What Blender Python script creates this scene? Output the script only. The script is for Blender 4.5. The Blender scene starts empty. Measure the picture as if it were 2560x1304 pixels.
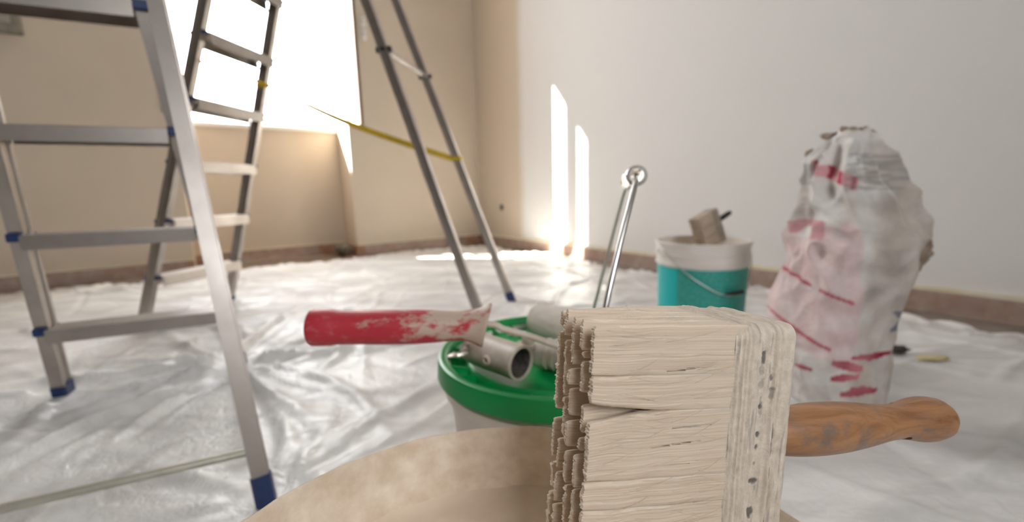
import bpy, bmesh, math, random
import numpy as np
from mathutils import Vector, Matrix, noise

random.seed(7)
rng = np.random.default_rng(11)
S = bpy.context.scene
COL = S.collection
V = Vector

# ------------------------------------------------------------------ camera
CAM_H = 0.5
PITCH, ROLL = 0.1573, -0.0259
cam_data = bpy.data.cameras.new('camera')
cam = bpy.data.objects.new('camera', cam_data)
COL.objects.link(cam)
fwd = V((0, math.cos(PITCH), -math.sin(PITCH)))
rgt = V((1, 0, 0))
upv = rgt.cross(fwd)
rr = math.cos(ROLL) * rgt + math.sin(ROLL) * upv
uu = -math.sin(ROLL) * rgt + math.cos(ROLL) * upv
m = Matrix((rr, uu, -fwd)).transposed().to_4x4()
m.translation = V((0, 0, CAM_H))
cam.matrix_world = m
cam_data.sensor_width = 36.0
cam_data.sensor_fit = 'HORIZONTAL'
cam_data.lens = 36.0 * 1080.0 / 2560.0
cam_data.clip_start = 0.01
cam_data.clip_end = 200
cam_data.dof.use_dof = True
cam_data.dof.focus_distance = 0.225
cam_data.dof.aperture_fstop = 5.6
S.camera = cam

# ------------------------------------------------------------------ exposure / colour
S.view_settings.view_transform = 'Standard'
S.view_settings.look = 'None'
S.view_settings.exposure = 0.36
S.view_settings.gamma = 1.0
S.view_settings.use_curve_mapping = False
S.cycles.use_denoising = True
S.cycles.max_bounces = 8
S.cycles.diffuse_bounces = 5
S.cycles.transparent_max_bounces = 8
S.cycles.sample_clamp_indirect = 12.0
S.cycles.caustics_reflective = False
S.cycles.caustics_refractive = False

# ------------------------------------------------------------------ sky and sun
SKY = 11.0
SUN = 75.0
world = bpy.data.worlds.new('sky')
S.world = world
world.use_nodes = True
bg = world.node_tree.nodes['Background']
bg.inputs['Color'].default_value = (0.97, 0.98, 1.0, 1)
bg.inputs['Strength'].default_value = SKY

# room frame: corner of the window wall and the right wall; a runs left along the
# window wall, r runs away from it into the room
YW = 0.611
CORNER = V((-0.3127, 4.3835, 0))
WD = V((math.cos(YW), math.sin(YW), 0))
RD = V((math.sin(YW), -math.cos(YW), 0))
def rm(a, r, z=0.0):
    return CORNER - WD * a + RD * r + V((0, 0, z))

sun_dir = (WD * 0.99 + RD * 1.0 + V((0, 0, -1.25))).normalized()
sd = bpy.data.lights.new('sun', 'SUN')
sd.energy = SUN
sd.color = (1.0, 0.95, 0.86)
sd.angle = 0.006
so = bpy.data.objects.new('sun', sd)
so.rotation_euler = sun_dir.to_track_quat('-Z', 'Y').to_euler()
so.location = (-6, 6, 6)
COL.objects.link(so)

# room dimensions
RA, RR, RZ = 4.9, 4.9, 3.45            # width along window wall, depth, height
WT = 0.45                              # outer wall thickness
W1 = (1.10, 2.42, 1.085, 3.30)         # window: a0, a1, sill, head
NI = (1.23, 2.36, 0.35)                # niche under the window: a0, a1, depth
W2 = (2.0, 2.95, 0.9, 2.05)              # fill window added unseen behind the camera: a0, a1, sill, head

def portal(name, c, nrm, sx, sy):
    d = bpy.data.lights.new(name, 'AREA')
    d.shape = 'RECTANGLE'
    d.size, d.size_y = sx, sy
    d.cycles.is_portal = True
    o = bpy.data.objects.new(name, d)
    z = -nrm
    x = V((0, 0, 1)).cross(z).normalized()
    y = z.cross(x)
    mm = Matrix((x, y, z)).transposed().to_4x4()
    mm.translation = c
    o.matrix_world = mm
    COL.objects.link(o)
portal('window_portal', rm((W1[0]+W1[1])/2, -0.2, (W1[2]+W1[3])/2), RD, W1[1]-W1[0], W1[3]-W1[2])
portal('window_portal', rm((W2[0]+W2[1])/2, RR+0.2, (W2[2]+W2[3])/2), -RD, W2[1]-W2[0], W2[3]-W2[2])  # portal of the added fill window

# ------------------------------------------------------------------ helpers
def tag(o, label=None, cat=None, group=None, kind=None):
    if label: o['label'] = label
    if cat: o['category'] = cat
    if group: o['group'] = group
    if kind: o['kind'] = kind
    return o

def empty(name, loc, label, cat, group=None):
    o = bpy.data.objects.new(name, None)
    o.empty_display_size = 0.05
    o.location = loc
    COL.objects.link(o)
    return tag(o, label, cat, group)

def root_loc(p):
    l = V((0, 0, 0))
    while p is not None:
        l += V(p.location)
        p = p.parent
    return l

def mesh(name, verts, faces, mat, parent=None, smooth=False, auto=None, loc=None):
    """verts are world coordinates; stored relative to the parent (or loc)."""
    off = root_loc(parent) if parent is not None else (V(loc) if loc is not None else V((0, 0, 0)))
    me = bpy.data.meshes.new(name)
    vv = np.asarray([tuple(v) for v in verts], dtype=float) - np.array(off)
    me.from_pydata(vv.tolist(), [], faces)
    me.update()
    o = bpy.data.objects.new(name, me)
    if mat: me.materials.append(mat)
    if parent is not None: o.parent = parent
    elif loc is not None: o.location = loc
    COL.objects.link(o)
    bm = bmesh.new(); bm.from_mesh(me)
    bmesh.ops.recalc_face_normals(bm, faces=bm.faces)
    bm.to_mesh(me); bm.free()
    if smooth or auto is not None:
        me.shade_smooth()
        if auto is not None:
            me.set_sharp_from_angle(angle=math.radians(auto))
    return o

def merge(parts):
    vs, fs = [], []
    for v, f in parts:
        n = len(vs)
        vs += list(v)
        fs += [tuple(i + n for i in q) for q in f]
    return vs, fs

def box_g(c, size, ax=(V((1,0,0)), V((0,1,0)), V((0,0,1))), bev=0.0, seg=2):
    x, y, z = [V(k) for k in ax]
    bm = bmesh.new()
    bmesh.ops.create_cube(bm, size=1.0)
    bmesh.ops.scale(bm, vec=size, verts=bm.verts)
    if bev > 0:
        bmesh.ops.bevel(bm, geom=list(bm.edges), offset=bev, segments=seg, profile=0.5, affect='EDGES')
    bm.verts.index_update()
    vs = [V(c) + x*v.co.x + y*v.co.y + z*v.co.z for v in bm.verts]
    fs = [tuple(v.index for v in f.verts) for f in bm.faces]
    bm.free()
    return vs, fs

def frames(pts):
    pts = [V(p) for p in pts]
    n = len(pts)
    tg = []
    for i in range(n):
        a = pts[max(i-1, 0)]; b = pts[min(i+1, n-1)]
        tg.append((b-a).normalized())
    ref = V((0,0,1)) if abs(tg[0].z) < .9 else V((1,0,0))
    nx = tg[0].cross(ref).normalized()
    out = []
    for t in tg:
        nx = (nx - t*nx.dot(t)).normalized()
        out.append((nx.copy(), t.cross(nx).normalized(), t))
    return out

def tube_g(pts, rad, seg=12, cap=True):
    fr = frames(pts)
    if not hasattr(rad, '__len__'): rad = [rad]*len(pts)
    vs, fs = [], []
    for p, r, (x, y, t) in zip(pts, rad, fr):
        for k in range(seg):
            w = 2*math.pi*k/seg
            vs.append(V(p) + x*(r*math.cos(w)) + y*(r*math.sin(w)))
    for i in range(len(pts)-1):
        for k in range(seg):
            a = i*seg+k; b = i*seg+(k+1) % seg
            fs.append((a, b, b+seg, a+seg))
    if cap:
        fs.append(tuple(range(seg))[::-1])
        fs.append(tuple((len(pts)-1)*seg+k for k in range(seg)))
    return vs, fs

def curve_pts(ctrl, n=8):
    """Catmull-Rom through control points."""
    c = [V(p) for p in ctrl]
    c = [c[0]*2-c[1]] + c + [c[-1]*2-c[-2]]
    out = []
    for i in range(1, len(c)-2):
        for k in range(n):
            t = k/n
            p0, p1, p2, p3 = c[i-1], c[i], c[i+1], c[i+2]
            out.append(0.5*((2*p1)+(p2-p0)*t+(2*p0-5*p1+4*p2-p3)*t*t+(3*p1-p0-3*p2+p3)*t**3))
    out.append(c[-2])
    return out

def lathe_g(c, prof, seg=64, axis=V((0,0,1)), closed=False, a0=0.0, a1=2*math.pi, caps=True):
    """prof: list of (radius, height along axis)."""
    axis = V(axis).normalized()
    x = axis.orthogonal().normalized() if abs(axis.z) < .999 else V((1,0,0))
    y = axis.cross(x)
    full = abs((a1-a0)-2*math.pi) < 1e-6
    ns = seg if full else seg+1
    vs, fs = [], []
    for r, h in prof:
        for k in range(ns):
            w = a0+(a1-a0)*k/seg
            vs.append(V(c) + axis*h + x*(r*math.cos(w)) + y*(r*math.sin(w)))
    m_ = len(prof)
    rows = m_ if closed else m_-1
    for i in range(rows):
        j = (i+1) % m_
        for k in range(seg):
            k2 = (k+1) % ns if full else k+1
            fs.append((i*ns+k, i*ns+k2, j*ns+k2, j*ns+k))
    if not closed and full and caps:
        if prof[0][0] > 1e-6: fs.append(tuple(range(ns))[::-1])
        if prof[-1][0] > 1e-6: fs.append(tuple((m_-1)*ns+k for k in range(ns)))
    return vs, fs

def extrude_g(poly, p0, p1, x, y, x2=None, y2=None):
    """poly (u,v) swept from p0 to p1."""
    n = len(poly)
    x2 = x2 or x; y2 = y2 or y
    vs = [V(p0)+x*u+y*v for u, v in poly] + [V(p1)+x2*u+y2*v for u, v in poly]
    fs = [(i, (i+1) % n, n+(i+1) % n, n+i) for i in range(n)]
    fs.append(tuple(range(n))[::-1]); fs.append(tuple(range(n, 2*n)))
    return vs, fs

# ------------------------------------------------------------------ materials
def new_mat(name):
    mt = bpy.data.materials.new(name)
    mt.use_nodes = True
    nt = mt.node_tree
    return mt, nt, nt.nodes['Principled BSDF']

def N(nt, typ, **kw):
    n = nt.nodes.new(typ)
    for k, v in kw.items():
        if k == 'ins':
            for a, b in v.items(): n.inputs[a].default_value = b
        else: setattr(n, k, v)
    return n

def rgba(c): return (c[0], c[1], c[2], 1)

def mat(name, col, rough=.5, metal=0.0, col2=None, scale=20.0, lo=.4, hi=.6, detail=5,
        bump=0.0, bscale=None, stretch=(1,1,1), spec=.5, rough2=None, metal2=None, coord='Object', seed=0.0, rot=(0,0,0)):
    mt, nt, b = new_mat(name)
    b.inputs['Base Color'].default_value = rgba(col)
    b.inputs['Roughness'].default_value = rough
    b.inputs['Metallic'].default_value = metal
    b.inputs['Specular IOR Level'].default_value = spec
    L = nt.links.new
    tc = N(nt, 'ShaderNodeTexCoord')
    mp = N(nt, 'ShaderNodeMapping')
    mp.inputs['Scale'].default_value = stretch
    mp.inputs['Location'].default_value = (seed, seed*.7, seed*1.3)
    mp.inputs['Rotation'].default_value = rot
    L(tc.outputs[coord], mp.inputs['Vector'])
    if col2 is not None:
        nz = N(nt, 'ShaderNodeTexNoise', ins={'Scale': scale, 'Detail': detail, 'Roughness': .6})
        L(mp.outputs['Vector'], nz.inputs['Vector'])
        rp = N(nt, 'ShaderNodeMapRange', ins={'From Min': lo, 'From Max': hi})
        L(nz.outputs['Fac'], rp.inputs['Value'])
        mx = N(nt, 'ShaderNodeMix', data_type='RGBA')
        mx.inputs['A'].default_value = rgba(col); mx.inputs['B'].default_value = rgba(col2)
        L(rp.outputs['Result'], mx.inputs['Factor'])
        L(mx.outputs['Result'], b.inputs['Base Color'])
        for k, v1, v2 in (('Roughness', rough, rough2), ('Metallic', metal, metal2)):
            if v2 is not None:
                r2 = N(nt, 'ShaderNodeMapRange', ins={'From Min': lo, 'From Max': hi, 'To Min': v1, 'To Max': v2})
                L(nz.outputs['Fac'], r2.inputs['Value']); L(r2.outputs['Result'], b.inputs[k])
    if bump > 0:
        n2 = N(nt, 'ShaderNodeTexNoise', ins={'Scale': bscale or scale*2, 'Detail': 6, 'Roughness': .6})
        L(mp.outputs['Vector'], n2.inputs['Vector'])
        bp = N(nt, 'ShaderNodeBump', ins={'Strength': min(1.0, bump*100), 'Distance': .002 if bump < .01 else bump})
        L(n2.outputs['Fac'], bp.inputs['Height'])
        L(bp.outputs['Normal'], b.inputs['Normal'])
    return mt

def attr_mat(name, rough=.7, bump=0.0, bscale=200, spec=.3, metal_attr=None, attr='tint', grain=None):
    """colour comes from the mesh's own colour attribute (print, stains, bare patches)."""
    mt, nt, b = new_mat(name)
    L = nt.links.new
    at = N(nt, 'ShaderNodeAttribute', attribute_name=attr)
    src = at.outputs['Color']
    tc = N(nt, 'ShaderNodeTexCoord')
    if grain:
        nz = N(nt, 'ShaderNodeTexNoise', ins={'Scale': grain[0], 'Detail': 5, 'Roughness': .6})
        L(tc.outputs['Object'], nz.inputs['Vector'])
        rp = N(nt, 'ShaderNodeMapRange', ins={'From Min': .3, 'From Max': .7, 'To Min': 1-grain[1], 'To Max': 1+grain[1]*.5})
        L(nz.outputs['Fac'], rp.inputs['Value'])
        mx = N(nt, 'ShaderNodeVectorMath', operation='SCALE')
        L(src, mx.inputs[0]); L(rp.outputs['Result'], mx.inputs['Scale'])
        src = mx.outputs['Vector']
    L(src, b.inputs['Base Color'])
    b.inputs['Roughness'].default_value = rough
    b.inputs['Specular IOR Level'].default_value = spec
    if bump:
        n2 = N(nt, 'ShaderNodeTexNoise', ins={'Scale': bscale, 'Detail': 5})
        L(tc.outputs['Object'], n2.inputs['Vector'])
        bp = N(nt, 'ShaderNodeBump', ins={'Strength': .6, 'Distance': bump})
        L(n2.outputs['Fac'], bp.inputs['Height']); L(bp.outputs['Normal'], b.inputs['Normal'])
    return mt

def set_tint(o, cols):
    at = o.data.color_attributes.new('tint', 'FLOAT_COLOR', 'POINT')
    c = np.ones((len(o.data.vertices), 4)); c[:, :3] = cols
    at.data.foreach_set('color', c.ravel())

def smoothstep(x, a, b):
    t = np.clip((np.asarray(x, float)-a)/(b-a), 0, 1)
    return t*t*(3-2*t)

CREAM = (.66, .565, .455)
M = {}
M['wall_cream'] = mat('wall_cream', CREAM, .85, col2=(.62, .525, .415), scale=1.3, lo=.3, hi=.7, bump=.001, bscale=60, spec=.2)
M['bare'] = mat('bare_plaster', (.17, .155, .14), .9, col2=(.14, .125, .11), scale=3, spec=.2)
M['ceiling'] = mat('ceiling_paint', (.62, .60, .575), .9, spec=.2)
M['floor'] = mat('brown_floor', (.21, .135, .085), .55, col2=(.14, .085, .052), scale=7, lo=.3, hi=.7, stretch=(1, 8, 1))
M['base'] = mat('brown_baseboard', (.36, .18, .105), .5, col2=(.52, .38, .29), scale=14, lo=.45, hi=.75, bump=.001)
M['tape'] = mat('masking_tape', (.72, .64, .42), .7, col2=(.80, .76, .66), scale=9, lo=.4, hi=.7)
M['frame'] = mat('brown_window_frame', (.12, .075, .05), .5)
M['alu'] = mat('brushed_aluminium', (.47, .435, .40), .38, metal=1.0, col2=(.37, .335, .30), scale=9, lo=.35, hi=.7, rough2=.46)
M['blue'] = mat('blue_plastic', (.008, .024, .095), .45, col2=(.012, .034, .125), scale=30)
M['black'] = mat('black_plastic', (.02, .02, .02), .45)
M['strap'] = mat('yellow_webbing', (.62, .42, .015), .6, col2=(.5, .33, .01), scale=80)
M['steel'] = mat('bright_steel', (.75, .74, .72), .22, metal=1.0)
M['wire'] = mat('galvanised_wire', (.62, .62, .60), .28, metal=1.0)
M['bar'] = mat('greenish_alu_bar', (.52, .50, .42), .4, metal=.6, col2=(.42, .42, .34), scale=25)
M['white_plastic'] = mat('white_plastic', (.86, .84, .80), .35)

# white paint on the right wall stops short of the corner: the strip beside it is still cream
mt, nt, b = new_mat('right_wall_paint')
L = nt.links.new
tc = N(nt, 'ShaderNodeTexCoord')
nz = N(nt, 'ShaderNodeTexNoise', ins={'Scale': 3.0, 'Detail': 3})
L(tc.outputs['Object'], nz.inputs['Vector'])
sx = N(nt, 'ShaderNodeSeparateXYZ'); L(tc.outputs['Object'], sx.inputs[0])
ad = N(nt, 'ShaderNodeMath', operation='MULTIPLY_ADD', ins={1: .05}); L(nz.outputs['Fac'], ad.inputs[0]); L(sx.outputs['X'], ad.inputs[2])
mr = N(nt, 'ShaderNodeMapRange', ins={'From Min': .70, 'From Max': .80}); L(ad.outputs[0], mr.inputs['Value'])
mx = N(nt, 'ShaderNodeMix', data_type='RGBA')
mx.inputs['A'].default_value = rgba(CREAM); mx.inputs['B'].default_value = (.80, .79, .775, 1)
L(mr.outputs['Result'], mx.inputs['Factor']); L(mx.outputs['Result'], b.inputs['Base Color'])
n2 = N(nt, 'ShaderNodeTexNoise', ins={'Scale': 70, 'Detail': 4}); L(tc.outputs['Object'], n2.inputs['Vector'])
bp = N(nt, 'ShaderNodeBump', ins={'Strength': .15, 'Distance': .002}); L(n2.outputs['Fac'], bp.inputs['Height']); L(bp.outputs['Normal'], b.inputs['Normal'])
b.inputs['Roughness'].default_value = .8; b.inputs['Specular IOR Level'].default_value = .25
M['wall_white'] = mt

def film_mat(name, transp, col, rough, bs=55, bd=.006):
    mt, nt, b = new_mat(name)
    L = nt.links.new
    b.inputs['Base Color'].default_value = rgba(col)
    b.inputs['Roughness'].default_value = rough
    b.inputs['Specular IOR Level'].default_value = .36
    tc = N(nt, 'ShaderNodeTexCoord')
    n2 = N(nt, 'ShaderNodeTexNoise', ins={'Scale': bs, 'Detail': 4, 'Roughness': .55, 'Distortion': 1.2})
    L(tc.outputs['Object'], n2.inputs['Vector'])
    bp = N(nt, 'ShaderNodeBump', ins={'Strength': .5, 'Distance': bd}); L(n2.outputs['Fac'], bp.inputs['Height']); L(bp.outputs['Normal'], b.inputs['Normal'])
    tr = N(nt, 'ShaderNodeBsdfTransparent')
    ms = N(nt, 'ShaderNodeMixShader', ins={0: 1-transp})
    mp = N(nt, 'ShaderNodeMapping'); mp.inputs['Scale'].default_value = (2.2, 5.5, 1); mp.inputs['Rotation'].default_value = (0, 0, .45)
    L(tc.outputs['Object'], mp.inputs['Vector'])
    n3 = N(nt, 'ShaderNodeTexNoise', ins={'Scale': 1.0, 'Detail': 4, 'Roughness': .55, 'Distortion': .8}); L(mp.outputs[0], n3.inputs['Vector'])
    mr = N(nt, 'ShaderNodeMapRange', ins={'From Min': .42, 'From Max': .68, 'To Min': 1-transp*.4 if transp < .4 else 1-transp*.92, 'To Max': 1-transp*2.2 if transp < .4 else 1-min(.95, transp*1.1)})
    L(n3.outputs['Fac'], mr.inputs['Value']); L(mr.outputs['Result'], ms.inputs[0])
    L(tr.outputs[0], ms.inputs[1]); L(b.outputs[0], ms.inputs[2])
    L(ms.outputs[0], nt.nodes['Material Output'].inputs['Surface'])
    return mt
M['film'] = film_mat('milky_plastic_film', .16, (.87, .86, .84), .3, 38, .008)
M['film_edge'] = film_mat('clear_plastic_film', .80, (.80, .77, .73), .2, 40, .01)

mt, nt, b = new_mat('window_glass')
gl = N(nt, 'ShaderNodeBsdfGlossy', ins={'Roughness': .02}); tr = N(nt, 'ShaderNodeBsdfTransparent')
ms = N(nt, 'ShaderNodeMixShader', ins={0: .06})
nt.links.new(tr.outputs[0], ms.inputs[1]); nt.links.new(gl.outputs[0], ms.inputs[2])
nt.links.new(ms.outputs[0], nt.nodes['Material Output'].inputs['Surface'])
M['glass'] = mt

# ================================================================== SETTING
def rbox_g(a0, a1, r0, r1, z0, z1, bev=0.0):
    return box_g(rm((a0+a1)/2, (r0+r1)/2, (z0+z1)/2), (a1-a0, r1-r0, z1-z0), (-WD, RD, V((0,0,1))), bev)

def struct(name, g, mt, loc=None, rotz=None, **kw):
    o = mesh(name, g[0], g[1], mt, loc=loc, **kw)
    o['kind'] = 'structure'
    return o

struct('floor', rbox_g(-.1, RA+.1, -.45, RR+.1, -.06, 0), M['floor'])
struct('ceiling', rbox_g(-.2, RA+.2, -.45, RR+.2, RZ, RZ+.1), M['ceiling'])
# window wall: pieces round the opening and the niche
a0, a1, zs, zh = W1
n0, n1, nd = NI
struct('wall_back', merge([
    rbox_g(-.2, a0, -WT, 0, 0, RZ), rbox_g(a1, RA+.2, -WT, 0, 0, RZ), rbox_g(a0, a1, -WT, 0, zh, RZ),
    rbox_g(a0, n0, -WT, 0, 0, zs), rbox_g(n1, a1, -WT, 0, 0, zs), rbox_g(n0, n1, -WT, -nd, 0, zs)]), M['wall_cream'])
# right wall in its own frame: object x runs along r
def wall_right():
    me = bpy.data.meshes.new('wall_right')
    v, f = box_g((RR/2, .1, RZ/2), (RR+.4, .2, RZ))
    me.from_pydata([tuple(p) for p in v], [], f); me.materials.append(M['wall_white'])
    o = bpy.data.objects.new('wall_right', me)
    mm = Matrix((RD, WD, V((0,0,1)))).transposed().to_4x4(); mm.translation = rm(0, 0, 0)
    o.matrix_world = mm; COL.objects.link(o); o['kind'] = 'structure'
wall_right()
struct('wall_left', rbox_g(RA, RA+.3, -.2, RR+.2, 0, RZ), M['bare'])
b0, b1, z0, z1 = W2
struct('wall_front', merge([rbox_g(-.2, b0, RR, RR+.3, 0, RZ), rbox_g(b1, RA+.2, RR, RR+.3, 0, RZ),
                            rbox_g(b0, b1, RR, RR+.3, 0, z0), rbox_g(b0, b1, RR, RR+.3, z1, RZ)]), M['bare'])
BH = .085
struct('baseboard_back', merge([rbox_g(.012, n0-.004, 0, .014, 0, BH, .002), rbox_g(n1, RA, 0, .014, 0, BH, .002),
                                rbox_g(n0, n1, -nd, -nd+.014, 0, BH, .002),
                                rbox_g(n0, n0+.014, -nd, .012, 0, BH, .002)]), M['base'])
struct('baseboard_right', rbox_g(0, .014, 0, RR, 0, BH, .002), M['base'])
struct('baseboard_left', rbox_g(RA-.014, RA, 0, RR, 0, BH, .002), M['base'])
struct('trim_1', rbox_g(0, .016, .016, RR, BH, BH+.016), M['tape'])
struct('trim_2', merge([rbox_g(.016, n0-.004, 0, .016, BH, BH+.008), rbox_g(n1, RA, 0, .016, BH, BH+.008), rbox_g(n0+.014, n1, -nd, -nd+.016, BH, BH+.008)]), M['tape'])

# windows: the one in view, and an unseen one added as foreground fill
wn = struct('window_1', merge([rbox_g(a0, a0+.028, -.05, .012, zs, zh, .003), rbox_g(a1-.028, a1, -.05, .012, zs, zh, .003),
                               rbox_g(a0, a1, -.05, .012, zh-.03, zh, .003)]), M['frame'])
o = mesh('outer_frame', *merge([rbox_g(a0, a0+.03, -.43, -.38, zs, zh, .003), rbox_g(a1-.03, a1, -.43, -.38, zs, zh, .003),
                                rbox_g(a0, a1, -.43, -.38, zh-.04, zh, .003), rbox_g(a0, a1, -.43, -.38, zs, zs+.012, .003)]), M['white_plastic'], parent=wn)
mesh('pane', *rbox_g(a0+.03, a1-.03, -.408, -.402, zs+.012, zh-.04), M['glass'], parent=wn)
mesh('sill', *rbox_g(n0+.002, n1-.002, -.40, -nd+.035, zs-.028, zs+.003, .004), M['white_plastic'], parent=wn)
w2 = struct('fill_window', merge([rbox_g(b0, b0+.05, RR+.1, RR+.16, z0, z1), rbox_g(b1-.05, b1, RR+.1, RR+.16, z0, z1),
                               rbox_g(b0, b1, RR+.1, RR+.16, z0, z0+.05), rbox_g(b0, b1, RR+.1, RR+.16, z1-.05, z1)]), M['frame'])
mesh('pane', *rbox_g(b0+.05, b1-.05, RR+.128, RR+.132, z0+.05, z1-.05), M['glass'], parent=w2)
# unseen partition and post added outside, left of the window, to trim the sunbeam
struct('sun_blocker_1', merge([rbox_g(2.46, 2.53, -.925, -WT, 0, 5.2), rbox_g(2.46, 2.53, -.99, -.925, 0, 3.97)]), M['ceiling'])
struct('sun_blocker_2', rbox_g(2.50, 2.585, -1.25, -1.19, 0, 5.2), M['ceiling'])

# ================================================================== PLASTIC FILM ON THE FLOOR
FEET = [(-1.2014, 1.0867), (-.8439, 1.2460), (-1.0409, .3664), (-.4157, .6449),
        (-1.5048, 1.6984), (-1.4284, 2.1226), (-.0995, 1.4971), (-.0054, 1.9606)]
PRESS = [(x, y, .035) for x, y in FEET] + [(-.005, .149, .17), (.056, .598, .15), (.601, 1.351, .13), (.736, .908, .13)]

def film_height(X, Y):
    h = np.zeros_like(X)
    g = np.random.default_rng(5)
    # long soft folds
    for i in range(900):
        cx, cy = g.uniform(-2.6, 3.2), g.uniform(-.6, 4.2)
        th = g.normal(.35, .8)
        ln = g.uniform(.12, .55); w = g.uniform(.006, .020); am = g.uniform(.004, .013)*(1 if g.random() < .7 else -.6)
        bend = g.normal(0, .5)
        R = ln*1.6
        ii = np.where((abs(X-cx) < R) & (abs(Y-cy) < R))
        if not len(ii[0]): continue
        dx, dy = X[ii]-cx, Y[ii]-cy
        s = dx*math.cos(th)+dy*math.sin(th); t = -dx*math.sin(th)+dy*math.cos(th)
        t = t - bend*s*s
        h[ii] += am*np.exp(-(t/w)**2)*np.exp(-(s/(ln*.6))**4)
    # star folds pulled in by the ladder feet
    for k, (cx, cy, amp, reach, nl) in enumerate([(-.85, 1.24, 1.0, .46, 30), (-1.2, 1.087, .55, .26, 18), (-.416, .645, .4, .25, 20), (-.02, 1.9, .3, .25, 20), (-1.45, 2.1, .3, .25, 20)]):
        dx, dy = X-cx, Y-cy
        r = np.hypot(dx, dy); th = np.arctan2(dy, dx)
        near = np.where(r < reach*2.6)
        rn, tn = r[near], th[near]
        a = np.zeros_like(rn)
        for q in range(nl*2):
            t0_ = g.uniform(-math.pi, math.pi); ln = reach*g.uniform(.5, 1.9); w = g.uniform(.006, .016); bw = g.normal(0, .35)
            da = (tn-t0_-bw*rn+math.pi) % (2*math.pi)-math.pi
            s_ = rn*np.sin(np.clip(da, -1.5, 1.5))
            ww = w*(.45+.9*np.minimum(rn/reach, 1.5))
            a += g.uniform(.3, 1.0)*np.exp(-(s_/ww)**2)*(np.abs(da) < 1.5)*np.exp(-(rn/ln)**3)
        h[near] += amp*.017*a*smoothstep(rn, .01, .10)
    return h

def build_film():
    st = .0105
    aa = np.arange(.07, 4.8, st); rv = np.arange(.08, 4.85, st)
    A, R_ = np.meshgrid(aa, rv, indexing='ij')
    # ragged edge along the two walls
    edge_r = .25 + .05*np.sin(aa*5+1)+.03*np.sin(aa*13)+.02*np.sin(aa*29+2)
    edge_a = .15 + .04*np.sin(rv*4+.5)+.03*np.sin(rv*11+1)+.015*np.sin(rv*31)
    A = edge_a[None, :] + (A-.07)*(4.8-edge_a[None, :])/(4.8-.07)
    R_ = edge_r[:, None] + (R_-.08)*(4.85-edge_r[:, None])/(4.85-.08)
    X = CORNER.x - WD.x*A + RD.x*R_; Y = CORNER.y - WD.y*A + RD.y*R_
    h = film_height(X, Y)
    h += .004 + .003*np.sin(X*6+np.sin(Y*5))*np.sin(Y*7+1)
    # crumpled rim near the walls
    e = np.minimum(A-edge_a[None, :], R_-edge_r[:, None])
    cr = np.exp(-(e/.12)**2)
    h += cr*(.012*np.abs(np.sin(A*31+np.sin(R_*23)*2))*np.abs(np.sin(R_*27+np.sin(A*19)*2))+.004)
    for x, y, r in PRESS:
        d = np.hypot(X-x, Y-y)
        h = h*(.0+smoothstep(d, r, r+.06)) + .0*d
    h = np.maximum(h, 0)+.0025
    na, nr = A.shape
    P = np.stack([X, Y, h], -1).reshape(-1, 3)
    i = np.arange(na-1)[:, None]*nr+np.arange(nr-1)[None, :]
    i = i.ravel()
    F = np.stack([i, i+nr, i+nr+1, i+1], 1)
    me = bpy.data.meshes.new('plastic_sheet')
    me.vertices.add(len(P)); me.vertices.foreach_set('co', P.ravel())
    me.loops.add(F.size); me.loops.foreach_set('vertex_index', F.ravel())
    me.polygons.add(len(F)); me.polygons.foreach_set('loop_start', np.arange(len(F))*4)
    me.update(calc_edges=True); me.validate()
    me.shade_smooth(); me.materials.append(M['film'])
    o = bpy.data.objects.new('plastic_sheet', me); COL.objects.link(o)
    tag(o, 'milky plastic dust sheet wrinkled over the whole floor', 'dust sheet')
build_film()

def edge_film(name, along, length, label):
    """crumpled clear masking film from the tape down over the baseboard on to the floor."""
    st = .02
    n = int(length/st)
    prof = [(.018, .088), (.02, .065), (.022, .04), (.03, .018), (.06, .010), (.11, .014), (.17, .010), (.24, .016), (.31, .014)]
    vs, fs = [], []
    for i in range(n+1):
        s = i*length/n
        for j, (d, z) in enumerate(prof):
            k = noise.noise(V((s*11, j*1.1, 3))); k2 = noise.noise(V((s*27, j*2.1, 8)))
            dd = d + (.016*k+.012*k2)*(1 if j > 0 else .2)
            vs.append(along(s, max(dd, .018), max(.005, z+.010*k2*(j > 0))))
    mcol = len(prof)
    for i in range(n):
        for j in range(mcol-1):
            q = i*mcol+j
            fs.append((q, q+mcol, q+mcol+1, q+1))
    o = mesh(name, vs, fs, M['film_edge'], smooth=True)
    tag(o, label, 'masking film')
edge_film('masking_film', lambda s, d, z: rm(d, s+.2, z), 4.6, 'clear crumpled masking film over the baseboard below the white right wall')
edge_film('masking_film', lambda s, d, z: rm(n1+.02+s, d, z), 2.4, 'clear crumpled masking film over the baseboard left of the window niche')
edge_film('masking_film', lambda s, d, z: rm(.2+s, d, z), n0-.26, 'clear crumpled masking film over the baseboard between niche and room corner')
edge_film('masking_film', lambda s, d, z: rm(n0+.25+s, d-nd, z), n1-n0-.3, 'clear crumpled masking film along the floor inside the window niche')

# ================================================================== STEPLADDERS
def frame_fn(cx, cy, yaw, ln, w0, k):
    u = V((math.cos(yaw), math.sin(yaw), 0)); n = V((math.sin(yaw), -math.cos(yaw), 0))
    return (lambda side, z: V((cx, cy, 0)) + n*(ln*z) + u*(side*(w0-k*z)) + V((0, 0, z))), u, n

def rail_poly(w, d):
    """box channel with a shallow groove on both wide faces."""
    hw, hd, g = w/2, d/2, w*.12
    return [(-hw, -hd), (hw, -hd), (hw, -hd*.55), (hw-g, -hd*.5), (hw-g, hd*.5), (hw, hd*.55), (hw, hd), (-hw, hd),
            (-hw, hd*.55), (-hw+g, hd*.5), (-hw+g, -hd*.5), (-hw, -hd*.55)]

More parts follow.
